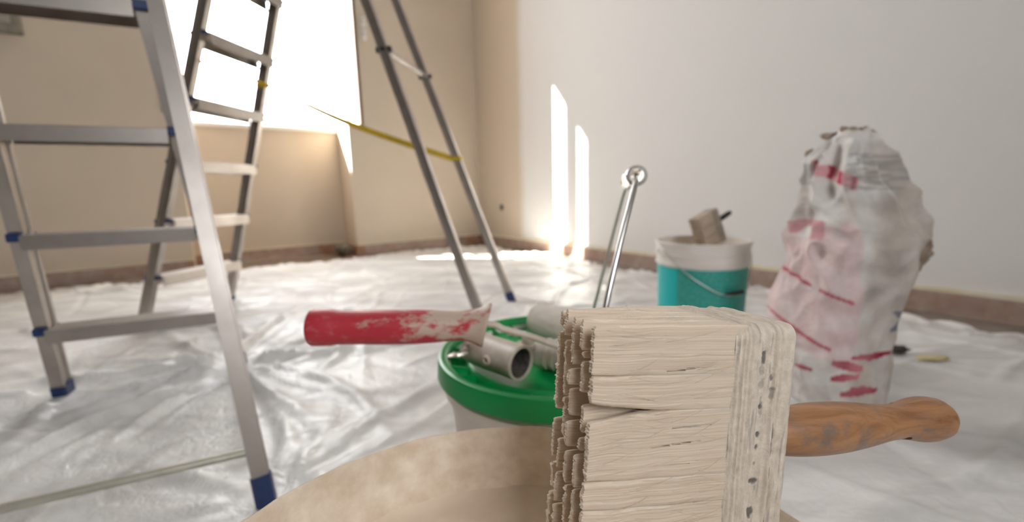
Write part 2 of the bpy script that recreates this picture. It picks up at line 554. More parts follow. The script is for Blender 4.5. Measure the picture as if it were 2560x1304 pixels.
def add_rail(root, fn, u, side, z0, z1, w, d, mt):
    p0, p1 = fn(side, z0), fn(side, z1)
    t = (p1-p0).normalized(); x = (u-t*u.dot(t)).normalized(); y = t.cross(x)
    mesh('rail', *extrude_g(rail_poly(w, d), p0, p1, x, y), mt, parent=root)
    return p0, p1, t, x, y

def add_foot(root, fn, u, side, w, d, h):
    p0, p1 = fn(side, 0), fn(side, 1)
    t = (p1-p0).normalized(); x = (u-t*u.dot(t)).normalized(); y = t.cross(x)
    q0 = p0 + t*(.006/t.z)
    poly = [(-w/2, -d/2+.004), (-w/2+.004, -d/2), (w/2-.004, -d/2), (w/2, -d/2+.004), (w/2, d/2-.004), (w/2-.004, d/2), (-w/2+.004, d/2), (-w/2, d/2-.004)]
    v, f = extrude_g(poly, q0, q0+t*h, x, y)
    # cut the sole level with the floor
    n = len(poly)
    for i in range(n):
        dz = v[i].z-.0035
        v[i] = v[i]-t*(dz/t.z)
    mesh('foot_cap', v, f, M['blue'], parent=root)

def tread_poly(dep, h):
    """inverted U with ribbed top; coordinates (n, z)."""
    hd = dep/2
    p = [(-hd, -h), (-hd, -.002)]
    k = 9
    for i in range(k):
        x0 = -hd+.003+(dep-.006)*i/k; x1 = -hd+.003+(dep-.006)*(i+1)/k
        p += [(x0, 0), (x0+(x1-x0)*.55, 0), (x0+(x1-x0)*.65, -.0016), (x1-.0002, -.0016)]
    p += [(hd, -.002), (hd, -h), (hd-.003, -h), (hd-.003, -.006), (-hd+.003, -.006), (-hd+.003, -h)]
    return p

def stepladder(label, step, sup, steps, ztop, zsup, wr, dr, ws, ds, tread, strap=None, bar_z=None, rung_z=None, foot_h=.05, cap=.02):
    f1, u, n = frame_fn(*step)
    f2, u2, n2 = frame_fn(*sup)
    root = empty('stepladder', (step[0], step[1], 0), label, 'ladder', 'aluminium stepladders')
    for s in (-1, 1):
        add_rail(root, f1, u, s, .02, ztop, wr, dr, M['alu'])
        add_rail(root, f2, u2, s, .02, zsup, ws, ds, M['alu'])
        add_foot(root, f1, u, s, wr+.005, dr+.005, foot_h*.65)
        add_foot(root, f2, u2, s, ws+.005, ds+.005, foot_h)
    poly = tread_poly(*tread)
    for z in steps:
        p0, p1 = f1(-1, z)+u*(wr*.42), f1(1, z)-u*(wr*.42)
        st = mesh('step', *extrude_g(poly, p0, p1, n, V((0,0,1))), M['alu'], parent=root)
        for s in (-1, 1):
            c = f1(s, z)
            for e in (-1, 1):
                g = box_g(c+n*(e*(dr*.5+.004))+V((0,0,-.006)), (wr+.002, .012, cap), (u, n, V((0,0,1))), .003, 2)
                mesh('joint_cap', *g, M['blue'], parent=st)
    # hinge and top platform
    pc = (f1(0, ztop)+f2(0, zsup))/2
    g = box_g(pc+V((0,0,.03)), ((f1(1, ztop)-f1(-1, ztop)).length+.05, .20, .03), (u, n, V((0,0,1))), .006)
    mesh('top_platform', *g, M['blue'], parent=root)
    for s in (-1, 1):
        a_, b_ = f1(s, ztop-.03), f2(s, zsup-.03)
        mesh('hinge', *tube_g([a_, (a_+b_)/2+V((0,0,.012)), b_], .012, 10), M['black'], parent=root)
    if bar_z:
        a_, b_ = f2(-1, bar_z), f2(1, bar_z)
        mesh('cross_bar', *tube_g([a_, b_], .0066, 14), M['bar'], parent=root, auto=40)
    if rung_z:
        a_, b_ = f2(-1, rung_z), f2(1, rung_z)
        rg = mesh('cross_bar', *tube_g([a_, b_], .011, 14), M['alu'], parent=root, auto=40)
        for p in (a_, b_):
            d = n*(-1)
            mesh('bolt', *tube_g([p-n*.027, p+n*.027], .011, 12), M['black'], parent=rg, auto=40)
    return root, f1, f2, u, n

STEP1 = (-1.0176, 1.1685, .419, .231, .202, .060)
SUP1 = (-.728, .506, .419, -.25, .342, .119)
lad1, f1a, f2a, u1, n1v = stepladder('larger stepladder in the left foreground with grey treads seen from behind',
    STEP1, SUP1, [.196, .433, .670, .925, 1.16], 1.45, 1.45, .027, .044, .024, .024, (.078, .035), bar_z=.088, foot_h=.045)
STEP2 = (-1.467, 1.910, 1.393, .358, .216, .043)
SUP2 = (-.052, 1.729, 1.371, -.346, .236, .049)
lad2, f1b, f2b, u2, n2v = stepladder('tall stepladder with a yellow strap standing in front of the window',
    STEP2, SUP2, [.207+.224*i for i in range(8)], 1.98, 1.98, .022, .042, .024, .032, (.078, .044), rung_z=1.006, foot_h=.04, cap=.014)
# yellow strap tying the two halves of the far ladder
def strap():
    A0 = f1b(-1, 1.0); A1 = f1b(1, .995); B = f2b(1, .655)
    off = V((0, .03, 0))
    pts = [A0+n2v*.03, A1+n2v*.03+off*.3]
    c = curve_pts([A1+n2v*.03, A1.lerp(B, .18)+V((0,0,-.006)), A1.lerp(B, .42)+V((0,0,-.022)), A1.lerp(B, .7)+V((0,0,-.02)), B-n2v*.02], 8)
    path = [A0+n2v*.03] + [A0.lerp(A1, t)+n2v*.03 for t in (.3, .6, .9)] + c
    vs, fs = [], []
    hw = .0125
    for i, p in enumerate(path):
        s = i/(len(path)-1)
        t = (path[min(i+1, len(path)-1)]-path[max(i-1, 0)]).normalized()
        w = V((0,0,1)) - t*t.z; w.normalize(); o = t.cross(w)
        tw = math.radians(84 if s < .12 else 84*max(0, 1-(s-.12)/.62))
        d = w*math.cos(tw)+o*math.sin(tw); q = t.cross(d).normalized()*.0012
        vs += [p+d*hw+q, p-d*hw+q, p-d*hw-q, p+d*hw-q]
    for i in range(len(path)-1):
        for k in range(4):
            a = i*4+k; b = i*4+(k+1) % 4
            fs.append((a, b, b+4, a+4))
    e = (len(path)-1)*4
    fs += [(3, 2, 1, 0), (e, e+1, e+2, e+3)]
    sp = mesh('strap', vs, fs, M['strap'], parent=lad2, auto=40)
    sp['label'] = 'yellow webbing strap'
    for p, f, z in ((A1, f1b, .995), (B, f2b, .655)):
        t = (f(1, z+.1)-f(1, z)).normalized()
        g = box_g(p, (.028, .046, .02), (u2, n2v, V((0,0,1))), .004)
        mesh('strap_loop', *g, M['strap'], parent=sp)
strap()

# ================================================================== FRONT BUCKET WITH PRIMER
BX, BY, BRZ, BR = -.005, .149, .31, .182
M['bucket_dirty'] = mat('beige_paint_crust', (.60, .485, .365), .75, col2=(.80, .70, .575), scale=42, lo=.36, hi=.68, detail=8, bump=.0015, bscale=70, spec=.25)
M['primer'] = mat('beige_primer', (.66, .54, .42), .6, col2=(.76, .65, .52), scale=16, lo=.35, hi=.7, detail=7, bump=.002, bscale=25, spec=.3)
fb = empty('paint_bucket', (BX, BY, .004), 'large round bucket crusted with beige primer in the foreground under the brush', 'bucket')
prof = [(.001, .008), (.150, .008), (.152, .016), (BR-.0035, BRZ-.004), (BR-.002, BRZ), (BR, BRZ-.001), (BR+.003, BRZ-.006), (BR+.003, BRZ-.014), (BR, BRZ-.016),
        (BR-.006, BRZ-.09), (.157, .008), (.155, .004), (.001, .004)]
v, f = lathe_g((BX, BY, 0), prof, 160)
for i, p in enumerate(v):
    k = noise.noise(V((p.x*40, p.y*40, p.z*30)))
    d = V((p.x-BX, p.y-BY, 0)); 
    if d.length > .1: d.normalize(); v[i] = p + d*(k*.0009) + (V((0,0,noise.noise(V((p.x*90, p.y*90, 1)))*.0007)) if p.z > BRZ-.01 else V((0,0,0)))
mesh('body', v, f, M['bucket_dirty'], parent=fb, auto=50)
LVL = CAM_H-.2425
vs, fs = [], []
for i in range(25):
    rad = (.1745)*i/24
    for k in range(96):
        w = 2*math.pi*k/96
        x, y = BX+rad*math.cos(w), BY+rad*math.sin(w)
        vs.append(V((x, y, LVL+.0018*noise.noise(V((x*22, y*22, 0)))+.001*noise.noise(V((x*70, y*70, 4)))+(.003 if i == 24 else 0))))
for i in range(24):
    for k in range(96):
        a = i*96+k; b = i*96+(k+1) % 96
        fs.append((a, b, b+96, a+96))
pr_ = mesh('primer', vs, fs, M['primer'], smooth=True, loc=(BX, BY, LVL))
tag(pr_, 'thick beige primer filling the foreground bucket', 'paint')

# ================================================================== BIG BLOCK BRUSH
BO = V((.03558, .18311, -.05838+CAM_H))
Ba = V((.97616, .19533, -.09460)); Bd = V((-.07669, -.09733, -.99229)); Bt = V((-.20303, .97590, -.08003))
BT, BLB, BLF, BHH = .054, .0728, .0331, .176
def bl(A, D, T): return BO + Ba*A + Bd*D + Bt*T
brush = empty('block_brush', bl(BLB, BHH, BT/2), 'wide block paintbrush with stiff beige bristles and wooden handle standing in the foreground bucket', 'paintbrush')

# bristle material: fine streaks along the strands through UV (u along strand, v across)
mt, nt, b = new_mat('bristles')
L = nt.links.new
tc = N(nt, 'ShaderNodeTexCoord'); mp = N(nt, 'ShaderNodeMapping'); mp.inputs['Scale'].default_value = (7, 1700, 1)
L(tc.outputs['UV'], mp.inputs['Vector'])
nz = N(nt, 'ShaderNodeTexNoise', ins={'Scale': 1.0, 'Detail': 4, 'Roughness': .65}); L(mp.outputs[0], nz.inputs['Vector'])
mp2 = N(nt, 'ShaderNodeMapping'); mp2.inputs['Scale'].default_value = (22, 90, 1); L(tc.outputs['UV'], mp2.inputs['Vector'])
nz2 = N(nt, 'ShaderNodeTexNoise', ins={'Scale': 1.0, 'Detail': 3}); L(mp2.outputs[0], nz2.inputs['Vector'])
r1_ = N(nt, 'ShaderNodeValToRGB')
r1_.color_ramp.elements[0].position = .25; r1_.color_ramp.elements[0].color = (.50, .395, .29, 1)
r1_.color_ramp.elements[1].position = .75; r1_.color_ramp.elements[1].color = (.80, .69, .56, 1)
L(nz.outputs['Fac'], r1_.inputs[0])
mx = N(nt, 'ShaderNodeMix', data_type='RGBA'); mx.inputs['B'].default_value = (.74, .63, .51, 1)
r2_ = N(nt, 'ShaderNodeMapRange', ins={'From Min': .35, 'From Max': .7, 'To Max': .55}); L(nz2.outputs['Fac'], r2_.inputs['Value'])
L(r2_.outputs['Result'], mx.inputs['Factor']); L(r1_.outputs['Color'], mx.inputs['A']); L(mx.outputs['Result'], b.inputs['Base Color'])
bp = N(nt, 'ShaderNodeBump', ins={'Strength': .55, 'Distance': .0004}); L(nz.outputs['Fac'], bp.inputs['Height']); L(bp.outputs['Normal'], b.inputs['Normal'])
b.inputs['Roughness'].default_value = .65; b.inputs['Specular IOR Level'].default_value = .3
b.inputs['Subsurface Weight'].default_value = .45; b.inputs['Subsurface Radius'].default_value = (1, .8, .6); b.inputs['Subsurface Scale'].default_value = .0035
M['bristle'] = mt

def tuft(row, d0, d1, e0, e1, t0, t1, s0, s1, tip, pitch, K=14, slits=()):
    """one slab of bristles: tip range d0..d1, root range e0..e1, thickness t0..t1 at tip, s0..s1 at root."""
    g = np.random.default_rng(int(row*1000+d0*1e5))
    n = max(10, int((d1-d0)/pitch))
    ridF = g.normal(0, .00007, (n+1,)); ridB = g.normal(0, .00008, (n+1,))
    grp = np.repeat(g.normal(0, .00007, n//5+2), 5)[:n+1]
    tipj = g.normal(0, .00022, n+1)+np.repeat(g.normal(0, .00022, n//6+2), 6)[:n+1]
    # rounding of the tip corners
    vj = np.linspace(0, 1, n+1)
    vs, uv = [], []
    path_f = np.linspace(0, 1, K)
    for j in range(n+1):
        v = vj[j]
        dtip = d0+(d1-d0)*v; droot = e0+(e1-e0)*v
        edge = min(v, 1-v)*(d1-d0)
        rnd = .0011*max(0, 1-edge/.0018)**2
        tl = tip+tipj[j]+rnd*.8
        wob = g.normal(0, .00008)
        prof = []
        for k, s in enumerate(path_f):                       # front, root -> tip
            A = BLB + .005 + (tl-BLB-.005)*s
            w = s*s*(3-2*s)
            T = s0+(t0-s0)*w + (ridF[j]+grp[j])*(.35+.65*s) + rnd*s + .0004*math.sin(A*230+row*2+droot*90)*s
            D = droot+(dtip-droot)*(s**3.4) + wob*math.sin(s*5+j)
            for (sd_, sa0, sa1, sw, dep) in slits:
                if sa0 < s < sa1:
                    q = (s-sa0)/(sa1-sa0)
                    c = sd_ + (q-.5)*.002
                    wd_ = sw*math.sin(math.pi*q)
                    if abs(D-c) < wd_: T += dep*(1-abs(D-c)/wd_)
            prof.append((A, D, T))
        tb = t1-rnd
        Af, Df, Tf = prof[-1]
        for q in (.25, .5, .75):                              # cut ends
            prof.append((tl+g.normal(0, .00025)-.0001, Df+g.normal(0, .00005), Tf+(tb-Tf)*q))
        for k, s in enumerate(path_f[::-1]):
            A = BLB + .005 + (tl-BLB-.005)*s
            w = s*s*(3-2*s)
            T = s1+(tb-s1)*w + ridB[j]*(.35+.65*s)
            D = droot+(dtip-droot)*(s**3.4)
            prof.append((A, D, T))
        for (A, D, T) in prof:
            vs.append(bl(A, D, T)); uv.append((A+row*.3, D+T*1.0+row*.37))
    m_ = 2*K+3
    fs = []
    for j in range(n):
        for k in range(m_-1):
            a = j*m_+k
            fs.append((a, a+1, a+1+m_, a+m_))
    for j in (0, n):
        o_ = j*m_
        for k in range(K-1):
            fs.append((o_+k, o_+k+1, o_+m_-2-k, o_+m_-1-k))
        fs.append((o_+K-1, o_+K, o_+K+1, o_+K+2, o_+K+3))
    o = mesh('bristle_tuft', vs, fs, M['bristle'], parent=brush, auto=55)
    ul = o.data.uv_layers.new(name='UVMap')
    li = np.zeros(len(o.data.loops), int); o.data.loops.foreach_get('vertex_index', li)
    ul.data.foreach_set('uv', np.array(uv)[li].ravel())

# rows from the camera side to the back: (tip t0, t1, root s0, s1, tip offset, pitch, splits in D)
rows = [
    (-.0012, .0022, -.0003, .0105, .0000, .00030, [(.0005, .0228), (.0232, .0355), (.0440, .0715), (.0722, .0850), (.0856, .1090), (.1098, .1290), (.131, BHH-.0003)]),
    (.0092, .0122, .0108, .0212, -.0005, .00045, [(-.0008, .0140), (.0150, .0180), (.0195, .0340), (.0400, .0535), (.0560, .0625), (.0640, .0800), (.0815, .107), (.109, .14), (.141, BHH-.0003)]),
    (.0205, .0235, .0214, .0318, -.0016, .00050, [(.0000, .0240), (.0265, .0345), (.0365, .050), (.0530, .0655), (.068, .084), (.086, .112), (.1135, BHH-.0003)]),
    (.0318, .0350, .0320, .0424, -.0012, .00050, [(-.0012, .0130), (.0150, .0440), (.0450, .066), (.0675, .083), (.0855, .101), (.103, .135), (.137, BHH-.0003)]),
    (.0435, .0475, .0425, .0542, -.0008, .00050, [(.0020, .0105), (.0135, .0560), (.0615, .0830), (.0870, .1010), (.1035, .128), (.130, BHH-.0003)]),
]
for ri, (t0, t1, s0, s1, tip, pitch, pcs) in enumerate(rows):
    for pi_, (d0, d1) in enumerate(pcs):
        e0 = -0.0003 if pi_ == 0 else (pcs[pi_-1][1]+d0)/2
        e1 = BHH-.0005 if pi_ == len(pcs)-1 else (d1+pcs[pi_+1][0])/2
        sl = ()
        jit = random.uniform(-.0014, .0014) if ri else random.uniform(-.0006, .0006)
        jt = random.uniform(-.0007, .0007) if ri else random.uniform(-.0003, .0003)
        if ri == 0: sl = ((.0205, .28, .50, .00035, .003), (.0560, .30, .55, .0003, .003), (.0480, .20, .48, .0003, .0025), (.0655, .3, .46, .0003, .003), (.03, .05, .2, .0003, .002), (.0955, .3, .5, .0003, .003))
        tuft(ri, d0, d1, e0, e1, t0+jt, t1+jt, s0, s1, tip+jit, pitch, 16 if ri == 0 else 9, sl)

# stray bristles, far too many and fine to count
parts = []
g = np.random.default_rng(3)
for i in range(230):
    A0 = g.uniform(.004, .06); D0 = g.uniform(.002, .15); ln = g.uniform(.006, .022); sl = g.normal(-.05, .16); cv = g.normal(0, 4)
    pts = []
    for k in range(6):
        s = k/5
        pts.append(bl(A0+ln*s, D0+sl*ln*s+cv*(ln*s)**2*.5, -.0011*(1-(A0/BLB)) - .0002 - .0011*math.sin(math.pi*s)*g.uniform(.3, 1)))
    parts.append(tube_g(pts, .00007, 4))
for i in range(26):
    A0 = g.uniform(.01, .05); T0 = g.uniform(0, .04); ln = g.uniform(.006, .014)
    pts = [bl(A0+ln*s*g.uniform(.7, 1), -.0006-.003*math.sin(s*2.6)*g.uniform(.2, 1), T0+ln*s*g.normal(0, .25)) for s in (0, .25, .5, .75, 1)]
    parts.append(tube_g(pts, .00007, 4))
pts = [bl(.031, 0, .02), bl(.0285, -.002, .02), bl(.026, -.0045, .0205), bl(.0248, -.0075, .021)]
parts.append(tube_g(pts, .00009, 4))
o = mesh('stray_bristles', *merge(parts), M['bristle'], parent=brush, smooth=True); o['kind'] = 'stuff'

# ferrule: painted metal band with pressed ridges, paint worn off in spots
def ferrule():
    prof = []
    LF = BLF+.001
    def off(x):   # outward relief along the band
        h = .0003
        for c, w, am in ((.0010, .0008, .0011), (.0038, .0008, .0013), (.0064, .0007, .0011), (.0090, .0008, .0010), (.0222, .0010, .0012), (.0258, .0007, .0006), (.0305, .0020, .0006)):
            h += am*math.exp(-((x-c)/w)**2)
        return h
    xs = np.linspace(-.001, LF, 84)
    NP = []
    hw, hh, rc = BT/2, BHH/2, .0055
    def perim():
        pts = []
        st = .0006
        def line(p, q, nrm, st):
            L_ = math.dist(p, q); k = max(2, int(L_/st))
            for i in range(k): s = i/k; pts.append((p[0]+(q[0]-p[0])*s, p[1]+(q[1]-p[1])*s, nrm))
        def arc(c, a0):
            for i in range(8):
                w = a0+math.pi/2*i/8
                pts.append((c[0]+rc*math.cos(w), c[1]+rc*math.sin(w), (math.cos(w), math.sin(w))))
        # (t,d) coordinates, start on front face
        line((-hw, hh-rc), (-hw, -hh+rc), (-1, 0), .0007)
        arc((-hw+rc, -hh+rc), math.pi)
        line((-hw+rc, -hh), (hw-rc, -hh), (0, -1), .0015)
        arc((hw-rc, -hh+rc), 1.5*math.pi)
        line((hw, -hh+rc), (hw, hh-rc), (1, 0), .002)
        arc((hw-rc, hh-rc), 0)
        line((hw-rc, hh), (-hw+rc, hh), (0, 1), .002)
        arc((-hw+rc, hh-rc), .5*math.pi)
        return pts
    P = perim(); n = len(P)
    vs, col = [], []
    paint = np.array((.60, .52, .425)); pale = np.array((.70, .62, .52)); metal = np.array((.17, .155, .14)); grey = np.array((.37, .335, .295))
    spots = [(.0155, .0160, .0013, .0036, 1), (.0150, .0215, .0016, .0028, .45), (.0153, .0285, .0016, .0036, .35), (.0158, .0400, .0013, .0046, .5), (.0158, .0400, .0010, .0016, 1),
             (.0158, .0540, .0011, .0017, 1), (.0156, .0600, .0009, .0012, .95), (.0150, .0770, .0023, .0019, 1), (.0150, .0680, .0009, .0009, .6), (.0205, .0255, .0008, .0022, .8),
             (.0212, .0330, .0010, .0040, .5), (.0240, .0570, .00045, .0080, .9), (.0235, .0735, .0008, .0030, .8), (.0150, .093, .0018, .003, 1), (.0160, .107, .0015, .004, .7), (.023, .1, .0008, .006, .8)]
    for x in xs:
        for (pt, pdn, nr) in P:
            h = off(x)
            D = pdn+hh; T = pt+hw
            wv = .0005*noise.noise(V((D*60, x*90, T*60)))+.0002*noise.noise(V((D*300, x*200, T*300)))
            h += wv
            c = paint*.5+pale*.5
            k = noise.noise(V((D*45, x*380, T*45)))
            c = paint+(pale-paint)*np.clip(.5+k*.9, 0, 1)
            k2 = noise.noise(V((D*28+7, x*700, T*28)))*.6+noise.noise(V((D*120, x*900, 2+T*90)))*.5
            c = c+(grey-c)*float(smoothstep(k2, .12, .5))*.75
            if nr[0] < -.6:
                for (sx_, sd_, wx, wd_, st) in spots:
                    q = math.hypot((x-sx_)/wx, (D-sd_)/wd_)+.5*noise.noise(V((D*500, x*500, 1)))
                    if q < 1.35:
                        s_ = (1-float(smoothstep(q, .75, 1.1)))*st
                        c = c+(metal-c)*s_
                        h -= .0005*s_
                        if .95 < q < 1.35: c = c+(pale-c)*.5*(1-abs(q-1.15)/.2)
                q = math.hypot((x-.0215)/.0011, (D-.0300)/.0011)           # rivet
                if q < 1: h += .0007*math.sqrt(1-q*q)
            end = max(0, (x-(LF-.0018))/.0018)
            h -= .0016*end*end
            vs.append(bl(BLB+x, D+nr[1]*h, T+nr[0]*h)); col.append(c)
    fs = []
    for i in range(len(xs)-1):
        for k in range(n):
            k2 = (k+1) % n
            fs.append((i*n+k, i*n+k2, (i+1)*n+k2, (i+1)*n+k))
    e = (len(xs)-1)*n
    fs.append(tuple(e+k for k in range(n)))
    M['ferrule'] = attr_mat('paint_crusted_ferrule', .6, .0005, 900, .35, grain=(260, .18))
    o = mesh('ferrule', vs, fs, M['ferrule'], parent=brush, auto=60)
    set_tint(o, np.array(col))
    return o
fer = ferrule()

# wooden handle: turned shape along the brush axis with a knob end and a hanging hole
mt, nt, b = new_mat('worn_beech')
L = nt.links.new
tc = N(nt, 'ShaderNodeTexCoord'); mp = N(nt, 'ShaderNodeMapping'); mp.inputs['Scale'].default_value = (14, 150, 150)
mp.inputs['Rotation'].default_value = (0, -.095, -.197)
L(tc.outputs['Object'], mp.inputs['Vector'])
nz = N(nt, 'ShaderNodeTexNoise', ins={'Scale': 1.0, 'Detail': 6, 'Roughness': .65, 'Distortion': .6}); L(mp.outputs[0], nz.inputs['Vector'])
rp = N(nt, 'ShaderNodeValToRGB')
rp.color_ramp.elements[0].position = .28; rp.color_ramp.elements[0].color = (.17, .075, .03, 1)
rp.color_ramp.elements[1].position = .72; rp.color_ramp.elements[1].color = (.44, .235, .115, 1)
e_ = rp.color_ramp.elements.new(.5); e_.color = (.34, .165, .075, 1)
L(nz.outputs['Fac'], rp.inputs[0])
nz2 = N(nt, 'ShaderNodeTexNoise', ins={'Scale': 70, 'Detail': 5, 'Roughness': .6}); L(tc.outputs['Object'], nz2.inputs['Vector'])
mr = N(nt, 'ShaderNodeMapRange', ins={'From Min': .53, 'From Max': .68, 'To Max': .85}); L(nz2.outputs['Fac'], mr.inputs['Value'])
mx = N(nt, 'ShaderNodeMix', data_type='RGBA'); mx.inputs['B'].default_value = (.17, .135, .115, 1)
L(mr.outputs['Result'], mx.inputs['Factor']); L(rp.outputs['Color'], mx.inputs['A']); L(mx.outputs['Result'], b.inputs['Base Color'])
bp = N(nt, 'ShaderNodeBump', ins={'Strength': .25, 'Distance': .0005}); L(nz.outputs['Fac'], bp.inputs['Height']); L(bp.outputs['Normal'], b.inputs['Normal'])
b.inputs['Roughness'].default_value = .38
M['beech'] = mt
HC = bl(BLB+BLF, .0675, BT/2)
hprof = [(0, .0102, 0), (.012, .0114, 0), (.030, .0138, .0), (.046, .0147, 0), (.064, .0142, 0), (.080, .0126, 0), (.094, .0106, .0), (.101, .0101, 0), (.107, .0103, 0), (.113, .0114, 0), (.119, .0128, 0), (.125, .0135, 0), (.131, .0133, 0), (.137, .0121, 0), (.141, .0100, 0), (.144, .0066, 0), (.1455, .0022, 0)]
hs = np.array([p[0] for p in hprof]); hr = np.array([p[1] for p in hprof])
ax_h = (Ba + V((0, 0, .035))).normalized()
ss = np.concatenate([np.linspace(0, .136, 40), np.linspace(.137, .1455, 14)])
def crv(x):
    return float(np.interp(x, hs, hr))
pp = []
sm = [np.mean([crv(min(max(x+d, 0), .1455)) for d in (-.004, -.002, 0, .002, .004)]) if x < .134 else crv(x) for x in ss]
v, f = lathe_g(HC, [(r, x) for r, x in zip(sm, ss)], 56, ax_h)
ho = mesh('handle', v, f, M['beech'], parent=brush, smooth=True)
cut_me = bpy.data.meshes.new('hole_cutter')
hcn = HC + ax_h*.106
hole_ax = (Bd*.80 - Bt*.60).normalized()
side_ax = ax_h.cross(hole_ax).normalized()
cv, cf = tube_g([hcn-hole_ax*.04, hcn+hole_ax*.04], .0032, 20)
rl = root_loc(brush)
cut_me.from_pydata([tuple(p-rl) for p in cv], [], cf)
cut = bpy.data.objects.new('hole_cutter', cut_me); COL.objects.link(cut); cut.location = rl
md = ho.modifiers.new('hole', 'BOOLEAN'); md.object = cut; md.operation = 'DIFFERENCE'; md.solver = 'EXACT'
bpy.context.view_layer.update()
dg = bpy.context.evaluated_depsgraph_get()
nm = bpy.data.meshes.new_from_object(ho.evaluated_get(dg))
ho.modifiers.clear(); ho.data = nm
nm.shade_smooth(); nm.set_sharp_from_angle(angle=math.radians(50))
bpy.data.objects.remove(cut)

# ================================================================== GREEN-LID BUCKET
GX, GY, GZ, GR = .056, .598, .279, .165
M['green'] = mat('green_plastic', (.0, .27, .06), .36, col2=(.0, .30, .07), scale=12, lo=.3, hi=.7, bump=.0005, bscale=120)
M['hdpe'] = mat('white_bucket_plastic', (.80, .755, .69), .42, col2=(.76, .70, .62), scale=6)
gb = empty('lidded_bucket', (GX, GY, .004), 'white plastic bucket with a green lid holding roller tools, behind the brush', 'bucket')
mesh('body', *lathe_g((GX, GY, 0), [(.001, .004), (.128, .004), (.131, .010), (.150, GZ-.052), (.157, GZ-.050), (.157, GZ-.038), (.151, GZ-.036), (.152, GZ-.012), (.148, GZ-.012), (.128, .014), (.001, .014)], 96), M['hdpe'], parent=gb, auto=35)
lid = mesh('lid', *lathe_g((GX, GY, GZ), [(.001, -.013), (.117, -.013), (.121, -.011), (.124, -.013), (.127, -.021), (.147, -.021), (.1505, -.004), (.154, -.0008), (.160, 0), (.1635, -.0015), (GR, -.005), (GR+.0015, -.027), (GR-.0015, -.0285), (.159, -.027), (.158, -.022), (.001, -.0235)], 128), M['green'], parent=gb, auto=40)
lid['label'] = 'green lid'
for i in range(26):
    w = 2*math.pi*(i+.3)/26
    d = V((math.cos(w), math.sin(w), 0)); t = V((-math.sin(w), math.cos(w), 0))
    c = V((GX, GY, GZ))
    vs = [c+d*.123+t*s*.001+V((0,0,z)) for s in (-1, 1) for z in (-.022, -.0135)] + [c+d*.1508+t*s*.001+V((0,0,z)) for s in (-1, 1) for z in (-.022, -.006)]
    fs = [(0, 1, 3, 2), (4, 6, 7, 5), (0, 4, 5, 1), (2, 3, 7, 6), (1, 5, 7, 3), (0, 2, 6, 4)]
    mesh('rib', vs, fs, M['green'], parent=lid)
# bail: wire handle standing up with a steel grip
gN, gF = V((.1555, .539, .5165)), V((.176, .65, .5115))
gx = (gF-gN).normalized()
pathN = curve_pts([V((.083, .4395, .245)), V((.090, .445, .30)), V((.099, .4545, .366)), V((.118, .476, .43)), V((.146, .514, .502)), gN+gx*.004], 8)
pathF = curve_pts([V((.131, .745, .245)), V((.135, .740, .27)), V((.1415, .731, .30)), V((.161, .711, .40)), V((.175, .678, .488)), gF-gx*.004], 8)
bail = mesh('bail', *merge([tube_g(pathN, .0034, 12), tube_g(pathF, .0028, 12)]), M['wire'], parent=gb, auto=50)
bail['label'] = 'upright wire bail'
gl_ = (gF-gN).length
mesh('grip', *lathe_g(gN, [(.0085, .0), (.0125, 0), (.0132, .0015), (.0132, .006), (.0125, .008), (.0122, gl_/2), (.0125, gl_-.008), (.0132, gl_-.006), (.0132, gl_-.0015), (.0125, gl_), (.0085, gl_), (.0085, gl_-.004), (.0085, .004), (.0085, 0)], 40, gx, caps=False), M['steel'], parent=bail, auto=35)
for p in (pathN[0], pathF[0]):
    d = V((p.x-GX, p.y-GY, 0)).normalized()
    mesh('bail_ear', *tube_g([p-d*.012, p+d*.006], .011, 16), M['hdpe'], parent=gb, auto=40)

# ------------------------------------------------------------------ paint roller lying on the lid
mt, nt, b = new_mat('red_handle_with_paint')
L = nt.links.new
tc = N(nt, 'ShaderNodeTexCoord'); sx = N(nt, 'ShaderNodeSeparateXYZ'); L(tc.outputs['Object'], sx.inputs[0])
mr = N(nt, 'ShaderNodeMapRange', ins={'From Min': .0, 'From Max': .205, 'To Min': -.19, 'To Max': .16}); L(sx.outputs['X'], mr.inputs['Value'])
nz = N(nt, 'ShaderNodeTexNoise', ins={'Scale': 38, 'Detail': 8, 'Roughness': .68}); mp = N(nt, 'ShaderNodeMapping'); mp.inputs['Scale'].default_value = (.55, 1, 1)
L(tc.outputs['Object'], mp.inputs['Vector']); L(mp.outputs[0], nz.inputs['Vector'])
ad = N(nt, 'ShaderNodeMath', operation='ADD'); L(mr.outputs['Result'], ad.inputs[0]); L(nz.outputs['Fac'], ad.inputs[1])
m2 = N(nt, 'ShaderNodeMapRange', ins={'From Min': .53, 'From Max': .62}); L(ad.outputs[0], m2.inputs['Value'])
mx = N(nt, 'ShaderNodeMix', data_type='RGBA'); mx.inputs['A'].default_value = (.42, .022, .036, 1); mx.inputs['B'].default_value = (.47, .375, .30, 1)
L(m2.outputs['Result'], mx.inputs['Factor'])
nz3 = N(nt, 'ShaderNodeTexNoise', ins={'Scale': 130, 'Detail': 6, 'Roughness': .7}); L(mp.outputs[0], nz3.inputs['Vector'])
m3 = N(nt, 'ShaderNodeMapRange', ins={'From Min': .56, 'From Max': .72, 'To Max': .55}); L(nz3.outputs['Fac'], m3.inputs['Value'])
mx2 = N(nt, 'ShaderNodeMix', data_type='RGBA'); mx2.inputs['B'].default_value = (.46, .22, .20, 1)
L(m3.outputs['Result'], mx2.inputs['Factor']); L(mx.outputs['Result'], mx2.inputs['A']); L(mx2.outputs['Result'], b.inputs['Base Color'])
b.inputs['Roughness'].default_value = .48
M['red'] = mt
M['painted_metal'] = mat('paint_smeared_metal', (.50, .42, .335), .5, col2=(.58, .53, .46), scale=60, lo=.4, hi=.65, bump=.001, bscale=130, metal=0.0)
